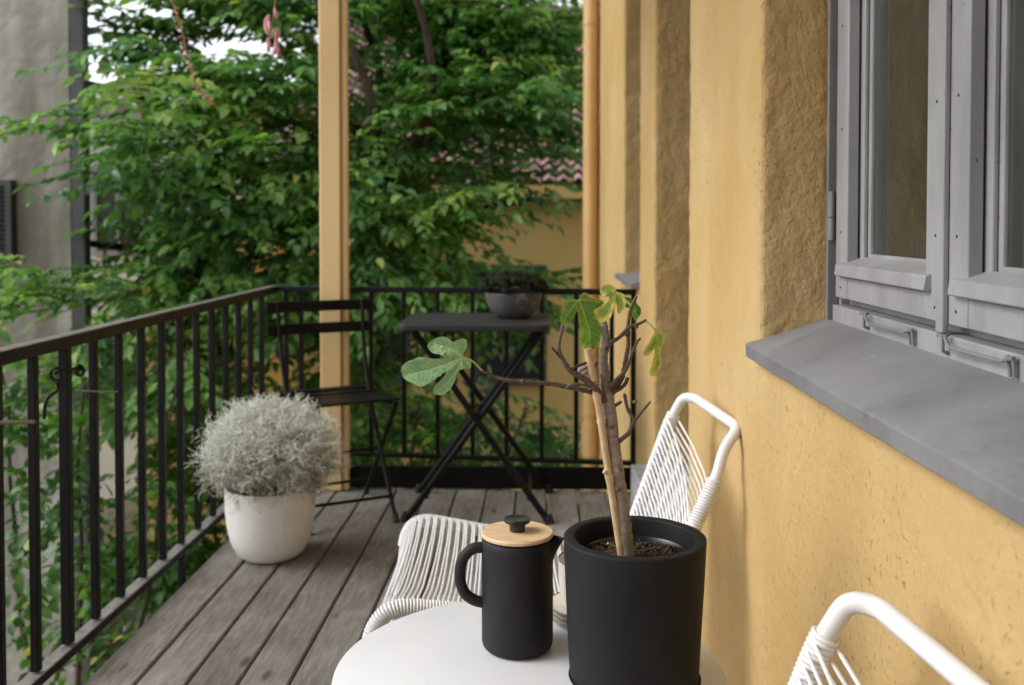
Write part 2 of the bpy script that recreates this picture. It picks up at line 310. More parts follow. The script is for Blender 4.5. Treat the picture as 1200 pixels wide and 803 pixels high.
class MB:
    def __init__(s): s.v = []; s.f = []; s.att = {}
    def mark(s, name, val, start):
        a = s.att.setdefault(name, {})
        for i in range(start, len(s.v)): a[i] = val
    def box(s, a, b_, rot=None, piv=None):
        n = len(s.v)
        for x in (a[0], b_[0]):
            for y in (a[1], b_[1]):
                for z in (a[2], b_[2]):
                    p = Vector((x, y, z))
                    if rot is not None:
                        pv = Vector(piv) if piv is not None else (Vector(a) + Vector(b_)) / 2
                        p = rot @ (p - pv) + pv
                    s.v.append(p)
        s.f += [tuple(n + i for i in q) for q in ((0, 1, 3, 2), (4, 6, 7, 5), (0, 4, 5, 1), (2, 3, 7, 6), (0, 2, 6, 4), (1, 5, 7, 3))]
        return s
    def bar(s, p, q, w_, h_, up=(0, 0, 1)):
        p = Vector(p); q = Vector(q); d = (q - p).normalized(); u = Vector(up)
        x = d.cross(u).normalized(); z = x.cross(d).normalized(); n = len(s.v)
        for e in (p, q):
            for a, b_ in ((-1, -1), (1, -1), (1, 1), (-1, 1)): s.v.append(e + x * a * w_ / 2 + z * b_ * h_ / 2)
        s.f += [(n, n + 3, n + 2, n + 1), (n + 4, n + 5, n + 6, n + 7)] + [(n + i, n + (i + 1) % 4, n + 4 + (i + 1) % 4, n + 4 + i) for i in range(4)]
        return s
    def tube(s, pts, r, n=10, caps=True, closed=False):
        P = [Vector(p) for p in pts]; m = len(P); st = len(s.v)
        T = []
        for i in range(m):
            a = P[(i - 1) % m] if (closed or i > 0) else P[i]; b_ = P[(i + 1) % m] if (closed or i < m - 1) else P[i]
            t = b_ - a; T.append(t.normalized() if t.length > 1e-9 else Vector((0, 0, 1)))
        u = T[0].orthogonal().normalized()
        for i in range(m):
            u = (u - T[i] * u.dot(T[i])); u = u.normalized() if u.length > 1e-6 else T[i].orthogonal().normalized()
            v_ = T[i].cross(u); rr = r[i] if hasattr(r, '__len__') else r
            for j in range(n):
                a = 2 * PI * j / n; s.v.append(P[i] + (u * math.cos(a) + v_ * math.sin(a)) * rr)
        for i in range(m if closed else m - 1):
            for j in range(n):
                a = st + i * n + j; b_ = st + i * n + (j + 1) % n; i2 = (i + 1) % m
                s.f.append((a, b_, st + i2 * n + (j + 1) % n, st + i2 * n + j))
        if caps and not closed:
            s.f.append(tuple(st + j for j in reversed(range(n)))); s.f.append(tuple(st + (m - 1) * n + j for j in range(n)))
        return s
    def lathe(s, prof, c_=(0, 0, 0), n=48, close=True, warp=None):
        st = len(s.v); m = len(prof)
        for (r, z) in prof:
            for j in range(n):
                a = 2 * PI * j / n; p = Vector((c_[0] + r * math.cos(a), c_[1] + r * math.sin(a), c_[2] + z))
                if warp: p = warp(p, r, z, a)
                s.v.append(p)
        for i in range(m - 1):
            for j in range(n):
                s.f.append((st + i * n + j, st + i * n + (j + 1) % n, st + (i + 1) * n + (j + 1) % n, st + (i + 1) * n + j))
        if close:
            s.f.append(tuple(st + j for j in reversed(range(n)))); s.f.append(tuple(st + (m - 1) * n + j for j in range(n)))
        return s
    def build(s, name, mat, parent=None, origin=None, smooth=35, bevel=0.0, seg=2, xf=None):
        me = bpy.data.meshes.new(name)
        o0 = Vector(origin) if origin is not None else (root_of(parent) if parent is not None else Vector((0, 0, 0)))
        V = [Vector(p) - o0 for p in s.v]
        me.from_pydata([tuple(p) for p in V], [], s.f); me.update()
        for nm, d in s.att.items():
            at = me.attributes.new(nm, 'FLOAT', 'POINT'); arr = np.zeros(len(s.v), dtype=np.float32)
            for i, x in d.items(): arr[i] = x
            at.data.foreach_set('value', arr)
        ob = bpy.data.objects.new(name, me); col.objects.link(ob)
        if mat: me.materials.append(M[mat])
        if parent is not None: ob.parent = parent
        else: ob.location = o0
        if bevel:
            bm_ = ob.modifiers.new('bevel', 'BEVEL'); bm_.width = bevel; bm_.segments = seg; bm_.limit_method = 'ANGLE'; bm_.angle_limit = R(40)
        if smooth:
            me.polygons.foreach_set('use_smooth', [True] * len(me.polygons)); me.set_sharp_from_angle(angle=R(smooth))
        return ob
ROOTS = {}
def root_of(p):
    while p is not None:
        if p.name in ROOTS: return ROOTS[p.name]
        p = p.parent
    return Vector((0, 0, 0))
def tag(o, label=None, cat=None, group=None, kind=None):
    if label: o['label'] = label
    if cat: o['category'] = cat
    if group: o['group'] = group
    if kind: o['kind'] = kind
    return o
def thing(name, label, cat, loc=(0, 0, 0), group=None):
    o = bpy.data.objects.new(name, None); col.objects.link(o); o.empty_display_size = 0.1
    o.location = loc; ROOTS[o.name] = Vector(loc)
    return tag(o, label, cat, group)
def np_mesh(name, V, F, mat, parent=None, rnd=None, origin=(0, 0, 0), smooth=False):
    """V (n,3) array, F list of (k,size) int arrays"""
    me = bpy.data.meshes.new(name); V = V - np.array(origin)
    me.vertices.add(len(V)); me.vertices.foreach_set('co', V.astype(np.float32).ravel())
    tot = sum(f.size for f in F); me.loops.add(tot)
    me.loops.foreach_set('vertex_index', np.concatenate([f.ravel() for f in F]).astype(np.int32))
    ls = []; st = 0; lt = []
    for f in F:
        k_ = f.shape[1]; ls.append(st + np.arange(len(f)) * k_); lt.append(np.full(len(f), k_)); st += f.size
    ls = np.concatenate(ls).astype(np.int32)
    me.polygons.add(len(ls)); me.polygons.foreach_set('loop_start', ls)
    if smooth: me.polygons.foreach_set('use_smooth', np.ones(len(ls), dtype=bool))
    me.update(calc_edges=True); me.validate()
    if rnd is not None:
        at = me.attributes.new('rnd', 'FLOAT', 'POINT'); at.data.foreach_set('value', rnd.astype(np.float32))
    me.materials.append(M[mat]); ob = bpy.data.objects.new(name, me); col.objects.link(ob)
    if parent is not None: ob.parent = parent
    return ob

# ================================================================== SETTING
GZ = -3.2
MB().box((-60, -40, GZ - 0.3), (60, 120, GZ)).build('ground', 'courtyard_earth')
bpy.data.objects['ground']['kind'] = 'structure'

# ---- deck
PITCH = 0.125
db = MB(); X0 = -1.125
GAP0 = -0.999                     # first gap between boards
edges = [X0 - 0.0] + [GAP0 + PITCH * i for i in range(13)]
for i in range(len(edges) - 1):
    a = edges[i] + 0.0033; b_ = min(edges[i + 1] - 0.0033, 0.47)
    if i == 0: a = X0
    dz = random.uniform(-0.0012, 0.0012); yend = 4.08 + random.uniform(-0.003, 0.003)
    st = len(db.v); ny = 24; prof = [(a, -0.028), (a, -0.004), (a + 0.004, 0.0), (b_ - 0.004, 0.0), (b_, -0.004), (b_, -0.028)]
    for j in range(ny + 1):
        y = -1.2 + (yend + 1.2) * j / ny
        wob = 0.0012 * noise.noise(Vector((i * 3.1, y * 1.3, 0)))
        for (x, z) in prof: db.v.append(Vector((x + wob, y, z + dz + 0.8 * wob)))
    for j in range(ny):
        for q in range(6): db.f.append((st + j * 6 + q, st + (j + 1) * 6 + q, st + (j + 1) * 6 + (q + 1) % 6, st + j * 6 + (q + 1) % 6))
    db.f.append(tuple(st + q for q in range(6))); db.f.append(tuple(st + ny * 6 + q for q in reversed(range(6))))
    db.mark('board', random.random(), st)
deck = db.build('deck', 'deck_wood', smooth=30); deck['kind'] = 'structure'
jb = MB()
for i in range(10): jb.box((-1.10, -1.1 + i * 0.56, -0.19), (0.44, -1.05 + i * 0.56, -0.031))
jb.box((-1.104, -1.15, -0.185), (-1.101, 4.1, -0.035))
jj = jb.build('deck_frame', 'joist_wood'); jj['kind'] = 'structure'

# ---- railing (one welded thing)
RT = 0.843; RX = -1.185
rail = thing('balcony_railing', 'black iron balcony railing with square bars round the left and far deck edge', 'railing', (RX, 4.1, 0))
FAR0 = Vector((RX, 4.235, 0)); FAR1 = Vector((0.366, 4.062, 0))
def far(t, z): p = FAR0.lerp(FAR1, t); return Vector((p.x, p.y, z))
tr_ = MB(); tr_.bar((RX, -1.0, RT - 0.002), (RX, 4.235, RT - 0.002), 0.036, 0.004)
tr_.build('handrail', 'worn_rail_sheen', rail, bevel=0.002)
tr_ = MB(); tr_.bar((RX, -1.0, RT - 0.0185), (RX, 4.23, RT - 0.0185), 0.034, 0.028); tr_.bar(far(0.006, RT - 0.013), far(1, RT - 0.013), 0.034, 0.024)
tr_.build('top_rail', 'black_iron', rail, bevel=0.002)
MB().bar((RX, -1.0, 0.069), (RX, 4.23, 0.069), 0.036, 0.004).build('bottom_rail', 'worn_rail_sheen', rail, bevel=0.002)
MB().bar(far(0.005, 0.122), far(1, 0.122), 0.030, 0.018).build('bottom_rail', 'black_iron', rail, bevel=0.002)
MB().bar((RX, -1.0, 0.056), (RX, 4.23, 0.056), 0.034, 0.021).build('rail_underside', 'black_iron', rail, bevel=0.002)
ys = [2.2243 + 0.1516 * i for i in range(-14, 13)]
for y in ys:
    low = 0.075
    s_ = 0.010
    if abs(y - (2.2243 + 0.1516 * 6)) < 0.02 or abs(y - 2.2243 + 0.1516 * 3) < 0.02: low = -0.18
    if abs(y - (2.2243 + 0.1516)) < 0.02: s_ = 0.0125
    if low < 0: MB().box((RX - s_, y - s_, -0.19), (RX + s_, y + s_, 0.047)).box((RX - s_, y - s_, -0.17), (-1.108, y + s_, -0.14)).build('mounting_leg', 'black_iron', rail, bevel=0.002)
    MB().box((RX - s_, y - s_, 0.0755), (RX + s_, y + s_, RT - 0.0325)).build('baluster', 'black_iron', rail, bevel=0.0025)
L_ = (FAR1 - FAR0).length
for xb in (-1.130, -1.063, -0.918, -0.752, -0.608, -0.462, -0.313, -0.169, -0.021, 0.122, 0.268):
    t = (xb - RX) / (0.366 - RX)
    p = far(t, 0); MB().box((p.x - .0095, p.y - .0095, 0.1315), (p.x + .0095, p.y + .0095, RT - 0.0255)).build('baluster', 'black_iron', rail, bevel=0.0025)
p = far(0.993, 0); MB().box((p.x - .010, p.y - .008, 0.0), (p.x + .010, p.y + .008, RT - 0.0255)).build('end_post', 'black_iron', rail, bevel=0.002)
# iron scroll hook clamped to the near bars
sp = MB()
def spiral(cx, cz, r0, turns, y, sgn=1, n=40, ph=0):
    return [Vector((cx + sgn * math.cos(ph + turns * 2 * PI * i / n) * r0 * (1 - 0.7 * i / n), y + 0.004 * i / n, cz + math.sin(ph + turns * 2 * PI * i / n) * r0 * (1 - 0.7 * i / n))) for i in range(n + 1)]
ysc = ys[15]
sp.tube(spiral(RX + .01, 0.752, 0.017, 1.2, ysc - 0.062, 1, ph=PI * 0.5), 0.0040, 8)
sp.tube(spiral(RX + .01, 0.744, 0.015, 1.2, ysc + 0.050, -1, ph=PI * 0.5), 0.0040, 8)
sp.tube(fillet([(RX + .010, ysc - 0.062, 0.769), (RX + .017, ysc - 0.025, 0.760), (RX + .017, ysc + 0.015, 0.755), (RX + .010, ysc + 0.050, 0.759)], 0.01), 0.004, 8)
sp.tube(fillet([(RX + .012, ysc - 0.062, 0.735), (RX + 0.014, ysc - 0.060, 0.715), (RX + 0.014, ysc - 0.09, 0.712), (RX + 0.014, ysc - 0.125, 0.700), (RX + 0.014, ysc - 0.13, 0.66)], 0.02), 0.004, 8)
sp.build('scroll_hook', 'black_iron', rail)
wr = MB(); wr.tube([(RX + .014, 2.39, 0.702), (RX + .014, 2.51, 0.679), (RX + .014, 2.64, 0.656)], 0.0022, 6)
tag(wr.build('steel_wire', 'galvanised', origin=(RX, 2.5, 0.68)), 'thin galvanised wire end on the left railing, just right of the scroll hook', 'wire')
wr = MB(); wr.tube(catmull([(RX + .014, 2.20, 0.663), (RX + .014, 2.13, 0.676), (RX + .014, 2.04, 0.694), (RX + .014, 1.85, 0.73)]), 0.0045, 6)
tag(wr.build('twisted_cord', 'galvanised', origin=(RX, 2.1, 0.68)), 'pale twisted cord on the left railing at the very edge of the photo', 'cord')
# kick board
kb = MB(); kb.bar((-1.16, 4.095, 0.050), (0.36, 4.095, 0.050), 0.022, 0.092)
tag(kb.build('kick_board', 'bistro_black', origin=(-0.4, 4.095, 0), bevel=0.003), 'black kick board standing on the deck under the far railing', 'kick board')

# ---- yellow timber post
post = thing('balcony_post', 'tall yellow painted timber post standing at the far railing behind the folding chair', 'post', (-0.905, 4.08, 0))
MB().box((-0.938, 4.035, 0.001), (-0.850, 4.083, 2.86)).build('post_core', 'yellow_paint', post, bevel=0.006, seg=3)
MB().box((-0.8495, 4.050, 0.001), (-0.824, 4.083, 2.86)).build('side_batten', 'yellow_paint', post, bevel=0.004)
MB().box((-0.8235, 4.055, 1.02), (-0.817, 4.075, 1.05)).tube([(-0.818, 4.065, 1.035), (-0.806, 4.065, 1.035), (-0.804, 4.065, 1.05)], 0.003, 6).build('hook', 'yellow_paint', post)

# ---- the house on the right
TH = 0.019; W0 = 0.445
RZ = Matrix.Rotation(TH, 4, 'Z')
def H(d, y, z):            # d = depth into the wall, y = along the wall
    return Vector((W0 + d * math.cos(TH) - y * math.sin(TH), y * math.cos(TH) + d * math.sin(TH), z))
class HM(MB):
    def hbox(s, a, b_):
        n = len(s.v)
        for x in (a[0], b_[0]):
            for y in (a[1], b_[1]):
                for z in (a[2], b_[2]): s.v.append(H(x, y, z))
        s.f += [tuple(n + i for i in q) for q in ((0, 1, 3, 2), (4, 6, 7, 5), (0, 4, 5, 1), (2, 3, 7, 6), (0, 2, 6, 4), (1, 5, 7, 3))]
        return s
house = thing('yellow_house', 'yellow rough plastered house with grey wooden windows along the right side of the deck', 'house', (W0, 0, 0))
openings = [(0.84, 1.915, 0.862, 2.75), (2.74, 3.515, 0.02, 2.75), (3.946, 4.61, 0.852, 2.75)]
def cells(xs, ys_, zs_, solid):
    V = {}; F = []; vl = []
    def vid(i, j, k_):
        if (i, j, k_) not in V: V[(i, j, k_)] = len(vl); vl.append(Vector((xs[i], ys_[j], zs_[k_])))
        return V[(i, j, k_)]
    nx, ny, nz = len(xs) - 1, len(ys_) - 1, len(zs_) - 1
    S = lambda i, j, k_: 0 <= i < nx and 0 <= j < ny and 0 <= k_ < nz and solid((xs[i] + xs[i + 1]) / 2, (ys_[j] + ys_[j + 1]) / 2, (zs_[k_] + zs_[k_ + 1]) / 2)
    for i in range(nx):
        for j in range(ny):
            for k_ in range(nz):
                if not S(i, j, k_): continue
                c8 = lambda a, b_, c_: vid(i + a, j + b_, k_ + c_)
                if not S(i - 1, j, k_): F.append((c8(0, 0, 0), c8(0, 0, 1), c8(0, 1, 1), c8(0, 1, 0)))
                if not S(i + 1, j, k_): F.append((c8(1, 0, 0), c8(1, 1, 0), c8(1, 1, 1), c8(1, 0, 1)))
                if not S(i, j - 1, k_): F.append((c8(0, 0, 0), c8(1, 0, 0), c8(1, 0, 1), c8(0, 0, 1)))
                if not S(i, j + 1, k_): F.append((c8(0, 1, 0), c8(0, 1, 1), c8(1, 1, 1), c8(1, 1, 0)))
                if not S(i, j, k_ - 1): F.append((c8(0, 0, 0), c8(0, 1, 0), c8(1, 1, 0), c8(1, 0, 0)))
                if not S(i, j, k_ + 1): F.append((c8(0, 0, 1), c8(1, 0, 1), c8(1, 1, 1), c8(0, 1, 1)))
    return vl, F
ysb = sorted({-1.3, 6.25} | {o[0] for o in openings} | {o[1] for o in openings}); zsb = sorted({-3.25, 3.4} | {o[2] for o in openings} | {o[3] for o in openings})
wm = MB(); vl, F = cells([0, 0.30], ysb, zsb, lambda x, y, z: not any(o[0] < y < o[1] and o[2] < z < o[3] for o in openings))
wm.v = [v_ for v_ in vl]; wm.f = F
wall = wm.build('wall', 'yellow_plaster', smooth=0)
wall.parent = house; wall.rotation_euler = (0, 0, TH)
rm = wall.modifiers.new('remesh', 'REMESH'); rm.mode = 'VOXEL'; rm.voxel_size = 0.0115; rm.use_smooth_shade = True
smm = wall.modifiers.new('smooth', 'SMOOTH'); smm.factor = 0.4; smm.iterations = 1
tx = bpy.data.textures.new('lumps', 'CLOUDS'); tx.noise_scale = 0.30; tx.noise_depth = 2
dm = wall.modifiers.new('lumps', 'DISPLACE'); dm.texture = tx; dm.strength = 0.006; dm.mid_level = 0.5; dm.texture_coords = 'LOCAL'
tx = bpy.data.textures.new('trowel', 'CLOUDS'); tx.noise_scale = 0.045; tx.noise_depth = 2
dm = wall.modifiers.new('trowel', 'DISPLACE'); dm.texture = tx; dm.strength = 0.006; dm.mid_level = 0.5; dm.texture_coords = 'LOCAL'
# dark room behind the openings
ib = HM(); 
for a, b_ in (((0.302, -1.3, -0.2), (0.32, 0.82, 3.3)), ((0.302, 1.93, -0.2), (0.32, 2.68, 3.3)), ((0.302, 3.53, -0.2), (0.32, 3.93, 3.3)), ((0.302, 4.63, -0.2), (0.32, 6.2, 3.3)), ((0.302, 0.82, -0.2), (0.32, 1.93, 0.90)),
              ((2.8, -1.3, -0.2), (2.9, 6.2, 3.3)), ((0.32, -1.32, -0.2), (2.8, -1.25, 3.3)), ((0.32, 6.1, -0.2), (2.8, 6.19, 3.3)), ((0.32, -1.25, 3.2), (2.8, 6.1, 3.3)), ((0.32, -1.25, -0.2), (2.8, 6.1, -0.1))): ib.hbox(a, b_)
ib.build('room', 'dark_room', house, smooth=0)
def build_window(y0, y1, z0, z1, dep, hooks):
    ym = (y0 + y1) / 2
    fr_ = HM()                                             # outer frame
    fr_.hbox((dep + 0.012, y1 - 0.012, z0 - 0.03), (dep + 0.10, y1 + 0.05, z1)); fr_.hbox((dep + 0.012, y0 - 0.05, z0 - 0.03), (dep + 0.10, y0 + 0.012, z1))
    fr_.hbox((dep + 0.030, y0 + 0.012, z0 + 0.0), (dep + 0.10, y1 - 0.012, z0 + 0.045)); fr_.hbox((dep - 0.004, y0 + 0.002, z0 - 0.004), (dep + 0.029, y1 - 0.016, z0 + 0.034))
    fr_.hbox((dep + 0.012, y0, z1), (dep + 0.10, y1, z1 + 0.06)); fr_.hbox((dep + 0.050, ym - 0.035, z0 + 0.046), (dep + 0.10, ym + 0.035, z1 - 0.002))
    f = fr_.build('window', 'grey_paint', house, bevel=0.0025)
    zb = z0 + 0.048
    for (a, b_) in ((ym + 0.003, y1 - 0.020), (y0 + 0.020, ym - 0.003)):
        SW = 0.066
        sh = HM()
        sh.hbox((dep, b_ - SW, zb), (dep + 0.020, b_, z1 - 0.01)); sh.hbox((dep, a, zb), (dep + 0.020, a + SW, z1 - 0.01))
        sh.hbox((dep + 0.001, a + SW, zb), (dep + 0.020, b_ - SW, zb + 0.040)); sh.hbox((dep + 0.001, a + SW, z1 - 0.08), (dep + 0.024, b_ - SW, z1 - 0.01))
        # stepped inner frame with glazing bead
        sh.hbox((dep + 0.0235, b_ - SW - 0.018, zb + 0.045), (dep + 0.031, b_ - 0.01, z1 - 0.04)); sh.hbox((dep + 0.0235, a + 0.01, zb + 0.045), (dep + 0.031, a + SW + 0.004, z1 - 0.04))
        sh.hbox((dep + 0.0315, b_ - SW - 0.030, zb + 0.045), (dep + 0.042, b_ - 0.01, z1 - 0.04)); sh.hbox((dep + 0.0315, a + 0.01, zb + 0.045), (dep + 0.042, a + SW + 0.008, z1 - 0.04))
        sh.hbox((dep + 0.0300, a + SW + 0.009, zb + 0.046), (dep + 0.042, b_ - SW - 0.031, zb + 0.084))
        s_ = sh.build('sash', 'grey_paint', f, bevel=0.002)
        dr = HM(); ya, yb = a + 0.045, b_ - 0.028; st = len(dr.v)  # sloping drip rail
        prof = [(0.029, 0.078), (-0.009, 0.064), (-0.012, 0.043), (-0.0005, 0.040), (0.0, 0.044), (0.029, 0.052)]
        if a < ym - 0.1 and True: ya, yb = a + 0.014, b_ - 0.030
        for y in (ya, yb):
            for (d, z) in prof: dr.v.append(H(dep + d, y, zb + z))
        for q in range(6): dr.f.append((st + q, st + (q + 1) % 6, st + 6 + (q + 1) % 6, st + 6 + q))
        dr.f.append(tuple(st + q for q in reversed(range(6)))); dr.f.append(tuple(st + 6 + q for q in range(6)))
        dr.build('drip_rail', 'grey_paint', f, bevel=0.0015)
        gm = HM(); gm.hbox((dep + 0.0365, a + SW + 0.0085, zb + 0.0845), (dep + 0.0395, b_ - SW - 0.0305, z1 - 0.06))
        gm.build('pane', 'window_glass', f, smooth=0)
    bt = HM(); bt.hbox((dep - 0.009, ym - 0.012, z0 + 0.036), (dep - 0.0005, ym + 0.012, z1 - 0.01)); bt.build('meeting_batten', 'grey_paint', f, bevel=0.002)
    for zh in (z0 + 0.155, z1 - 0.3):
        hg = HM(); hg.tube([H(dep - 0.004, y1 - 0.008, zh), H(dep - 0.004, y1 - 0.008, zh + 0.042)], 0.0072, 12); hg.tube([H(dep - 0.004, y1 - 0.008, zh + 0.044), H(dep - 0.004, y1 - 0.008, zh + 0.092)], 0.0066, 12)
        hg.build('hinge', 'hinge_paint', f)
    st_ = HM(); st_.hbox((dep - 0.010, y1 - 0.004, z0), (dep + 0.010, y1 + 0.007, z1)); st_.build('side_strip', 'hinge_paint', f, bevel=0.001)
    if hooks:
        for (ya, yb) in ((ym + 0.285, ym + 0.09), (ym - 0.03, ym - 0.215)):
            hk = HM(); zc = z0 + 0.020
            pts = [H(dep - 0.008, ya, zc + 0.016), H(dep - 0.016, ya - 0.006, zc + 0.014), H(dep - 0.016, ya - 0.022, zc + 0.001), H(dep - 0.0145, (ya + yb) / 2, zc + 0.002), H(dep - 0.014, yb + 0.02, zc + 0.003), H(dep - 0.017, yb + 0.004, zc + 0.008), H(dep - 0.008, yb, zc + 0.008)]
            hk.tube(fillet(pts, 0.01, 4), 0.0024, 8)
            hk.tube([H(dep - 0.006, ya + 0.006, zc - 0.010), H(dep - 0.014, ya + 0.004, zc - 0.006), H(dep - 0.014, ya + 0.004, zc + 0.014), H(dep - 0.018, ya + 0.012, zc + 0.015)], 0.0028, 8)
            for dy in (0.0, 0.012): hk.tube([H(dep - 0.008, yb + dy, zc - 0.014), H(dep - 0.011, yb + dy, zc + 0.012)], 0.0026, 8)
            hk.tube([H(dep - 0.011, yb - 0.003, zc + 0.009), H(dep - 0.011, yb + 0.015, zc + 0.009)], 0.0026, 8)
            hk.build('window_hook', 'hinge_paint', f)
        for yy in (ym + 0.035, y1 - 0.05, ym - 0.035):
            for zz in (zb + 0.02, z0 + 0.17, z0 + 0.36, z0 + 0.55): sc_ = HM(); sc_.tube([H(dep - 0.0008, yy, zz), H(dep + 0.002, yy, zz)], 0.0022, 8); sc_.build('screw', 'rubber', f)
        cu = HM()
        cu.hbox((dep + 0.112, y0 - 0.03, z0), (dep + 0.118, y1 + 0.03, z1))
        cu.build('dark_backing', 'dark_room', f)  # dark sheet added close behind the panes so their reflections dominate
    return f
build_window(0.875, 1.893, 0.930, 2.70, 0.134, True)
build_window(3.96, 4.60, 0.905, 2.70, 0.16, False)
def sill(y0, y1, zf, zb, dback, over, thick):
    sl = HM(); n = 20; st = 0
    prof = [(-over, zf - thick), (-over - 0.001, zf - 0.002), (-over + 0.001, zf), (dback - 0.022, zb), (dback - 0.004, zb + 0.006), (dback, zf - thick)]
    for j in range(n + 1):
        y = y0 + (y1 - y0) * j / n; wv = 0.0016 * noise.noise(Vector((0, y * 4, 1.7)))
        for (d, z) in prof: sl.v.append(H(d, y, z + (wv if d < 0 else 0)))
    for j in range(n):
        for q in range(6): sl.f.append((j * 6 + q, (j + 1) * 6 + q, (j + 1) * 6 + (q + 1) % 6, j * 6 + (q + 1) % 6))
    sl.f.append(tuple(range(6))); sl.f.append(tuple(n * 6 + q for q in reversed(range(6))))
    return sl.build('windowsill', 'sill_metal', house, bevel=0.0015)
sill(0.70, 1.925, 0.884, 0.928, 0.136, 0.022, 0.026)
sill(3.95, 4.70, 0.874, 0.902, 0.16, 0.034, 0.022)
# door in the recess and its step
do = HM(); do.hbox((0.20, 2.75, 0.27), (0.245, 3.505, 2.74)); dr_ = do.build('door', 'door_paint', house, bevel=0.004)
pn = HM()
for (z0, z1) in ((0.37, 0.95), (1.05, 2.60)): pn.hbox((0.190, 2.80, z0), (0.1985, 3.37, z1))
pn.build('door_panel', 'door_paint', dr_, bevel=0.006)
hd = HM(); hd.tube(fillet([H(0.20, 2.76, 1.2), H(0.15, 2.76, 1.2), H(0.15, 2.86, 1.2)], 0.01), 0.008, 10); hd.build('handle', 'galvanised', dr_)
stp = HM(); stp.hbox((-0.080, 2.76, 0.004), (0.20, 3.50, 0.258)); stp.build('door_step', 'step_stone', house, bevel=0.006)
lp_ = HM(); lp_.tube([H(0.03, 2.80, 1.73), H(0.03, 2.80, 1.80)], 0.017, 14); lp_.hbox((0.01, 2.742, 1.80), (0.05, 2.82, 1.9)); lp_.build('door_fitting', 'dark_grey_paint', house, bevel=0.003)
# downpipe at the corner
dp = HM(); px_, py_ = -0.055, 6.18
dp.tube([H(px_, py_, GZ), H(px_, py_, 0.2), H(px_, py_, 3.4)], 0.048, 24); pipe = dp.build('downpipe', 'pipe_paint', house)
for z in (-0.1, 2.34):
    dp2 = HM(); dp2.tube([H(px_, py_, z), H(px_, py_, z + 0.025)], 0.053, 24); dp2.hbox((px_ + 0.04, py_ - 0.01, z + 0.004), (0.02, py_ + 0.01, z + 0.02)); dp2.build('pipe_bracket', 'pipe_paint', pipe)
dp2 = HM(); dp2.tube([H(px_, py_, -0.35), H(px_, py_, -0.15)], 0.056, 24); dp2.build('pipe_collar', 'pipe_paint', pipe)

# unseen wall added behind the viewer to block sky light, and the balcony above
wg = MB(); wg.box((-1.6, -1.75, GZ), (3.3, -1.34, 3.4)); wg.build('sky_block_wall', 'yellow_paint', house, smooth=0)
ub = thing('upper_balcony', 'pale underside of the balcony above, carried by the yellow post', 'balcony', (-0.4, 1.4, 2.9))
MB().box((-1.12, -1.3, 2.90), (0.36, 4.3, 3.02)).build('slab', 'pale_render', ub, smooth=0)
bj = MB(); bj.box((-1.11, 4.03, 2.862), (0.35, 4.13, 2.8985)); bj.build('beam', 'yellow_paint', ub)

# ---- neighbouring buildings
gb = thing('grey_building', 'weathered grey rendered building with a dark louvred vent at the left edge of the view', 'building', (-5.5, 8.5, GZ))
gw = MB(); pl = [(-9.5, 6.6), (-3.24, 6.6), (-3.24, 6.64), (-6.2, 11), (-9.5, 11)]
gw.v = [Vector((x, y, GZ)) for x, y in pl] + [Vector((x, y, 9)) for x, y in pl]; gw.f = [tuple(reversed(range(5))), tuple(range(5, 10))] + [(i, (i + 1) % 5, 5 + (i + 1) % 5, 5 + i) for i in range(5)]
gw.build('wall', 'grey_render', gb, smooth=0)
MB().box((-3.235, 6.60, GZ), (-3.14, 6.69, 9)).build('corner_strip', 'dark_grey_paint', gb, bevel=0.01)
vf = MB(); vf.box((-4.3, 6.52, 0.86), (-3.61, 6.598, 0.90)).box((-4.3, 6.52, 1.36), (-3.61, 6.598, 1.40)).box((-3.65, 6.52, 0.90), (-3.61, 6.598, 1.36)).box((-4.3, 6.585, 0.90), (-3.65, 6.598, 1.36))
vent = vf.build('louvre_vent', 'louvre_metal', gb)
sl_ = MB()
for i in range(7): sl_.box((-4.3, 6.525, 0.92 + i * 0.064), (-3.652, 6.58, 0.928 + i * 0.064), Matrix.Rotation(R(30), 3, 'X'))
sl_.build('slat', 'louvre_metal', vent)

pb = thing('pale_building', 'pale plastered building with grey framed windows seen through the tree', 'building', (-7, 16, GZ))
MB().box((-13, 15, GZ), (-4.6, 22, 3.0)).build('wall', 'pale_render', pb, smooth=0)
rf = MB(); rf.v = [Vector(p_) for p_ in ((-13.3, 14.6, 2.95), (-4.3, 14.6, 2.95), (-4.3, 22.4, 2.95), (-13.3, 22.4, 2.95), (-13.3, 18.5, 3.75), (-4.3, 18.5, 3.75))]
rf.f = [(0, 1, 5, 4), (2, 3, 4, 5), (0, 4, 3), (1, 2, 5), (0, 3, 2, 1)]; rf.build('roof', 'grey_roof', pb, smooth=0)
for x in (-8.6, -7.0, -5.9):
    for z in (-2.0, 0.6):
        wf = MB(); wf.box((x, 14.93, z), (x + 0.8, 14.998, z + 0.07)).box((x, 14.93, z + 1.3), (x + 0.8, 14.998, z + 1.37)).box((x, 14.93, z + 0.07), (x + 0.07, 14.998, z + 1.3)).box((x + 0.73, 14.93, z + 0.07), (x + 0.8, 14.998, z + 1.3)).box((x + 0.37, 14.94, z + 0.07), (x + 0.43, 14.998, z + 1.3))
        wn = wf.build('window', 'grey_paint', pb); MB().box((x + 0.07, 14.97, z + 0.07), (x + 0.73, 14.985, z + 1.3)).build('pane', 'louvre_metal', wn, smooth=0)

yh = thing('far_yellow_house', 'low yellow house with a red clay tile roof beyond the tree', 'house', (-1.5, 14, GZ))
MB().box((-3.2, 12.2, GZ), (6, 18, 1.62)).build('wall', 'far_yellow', yh, smooth=0)
MB().box((-5.2, 12.6, GZ), (-3.201, 14.4, 0.95)).build('annex', 'far_yellow', yh, smooth=0)
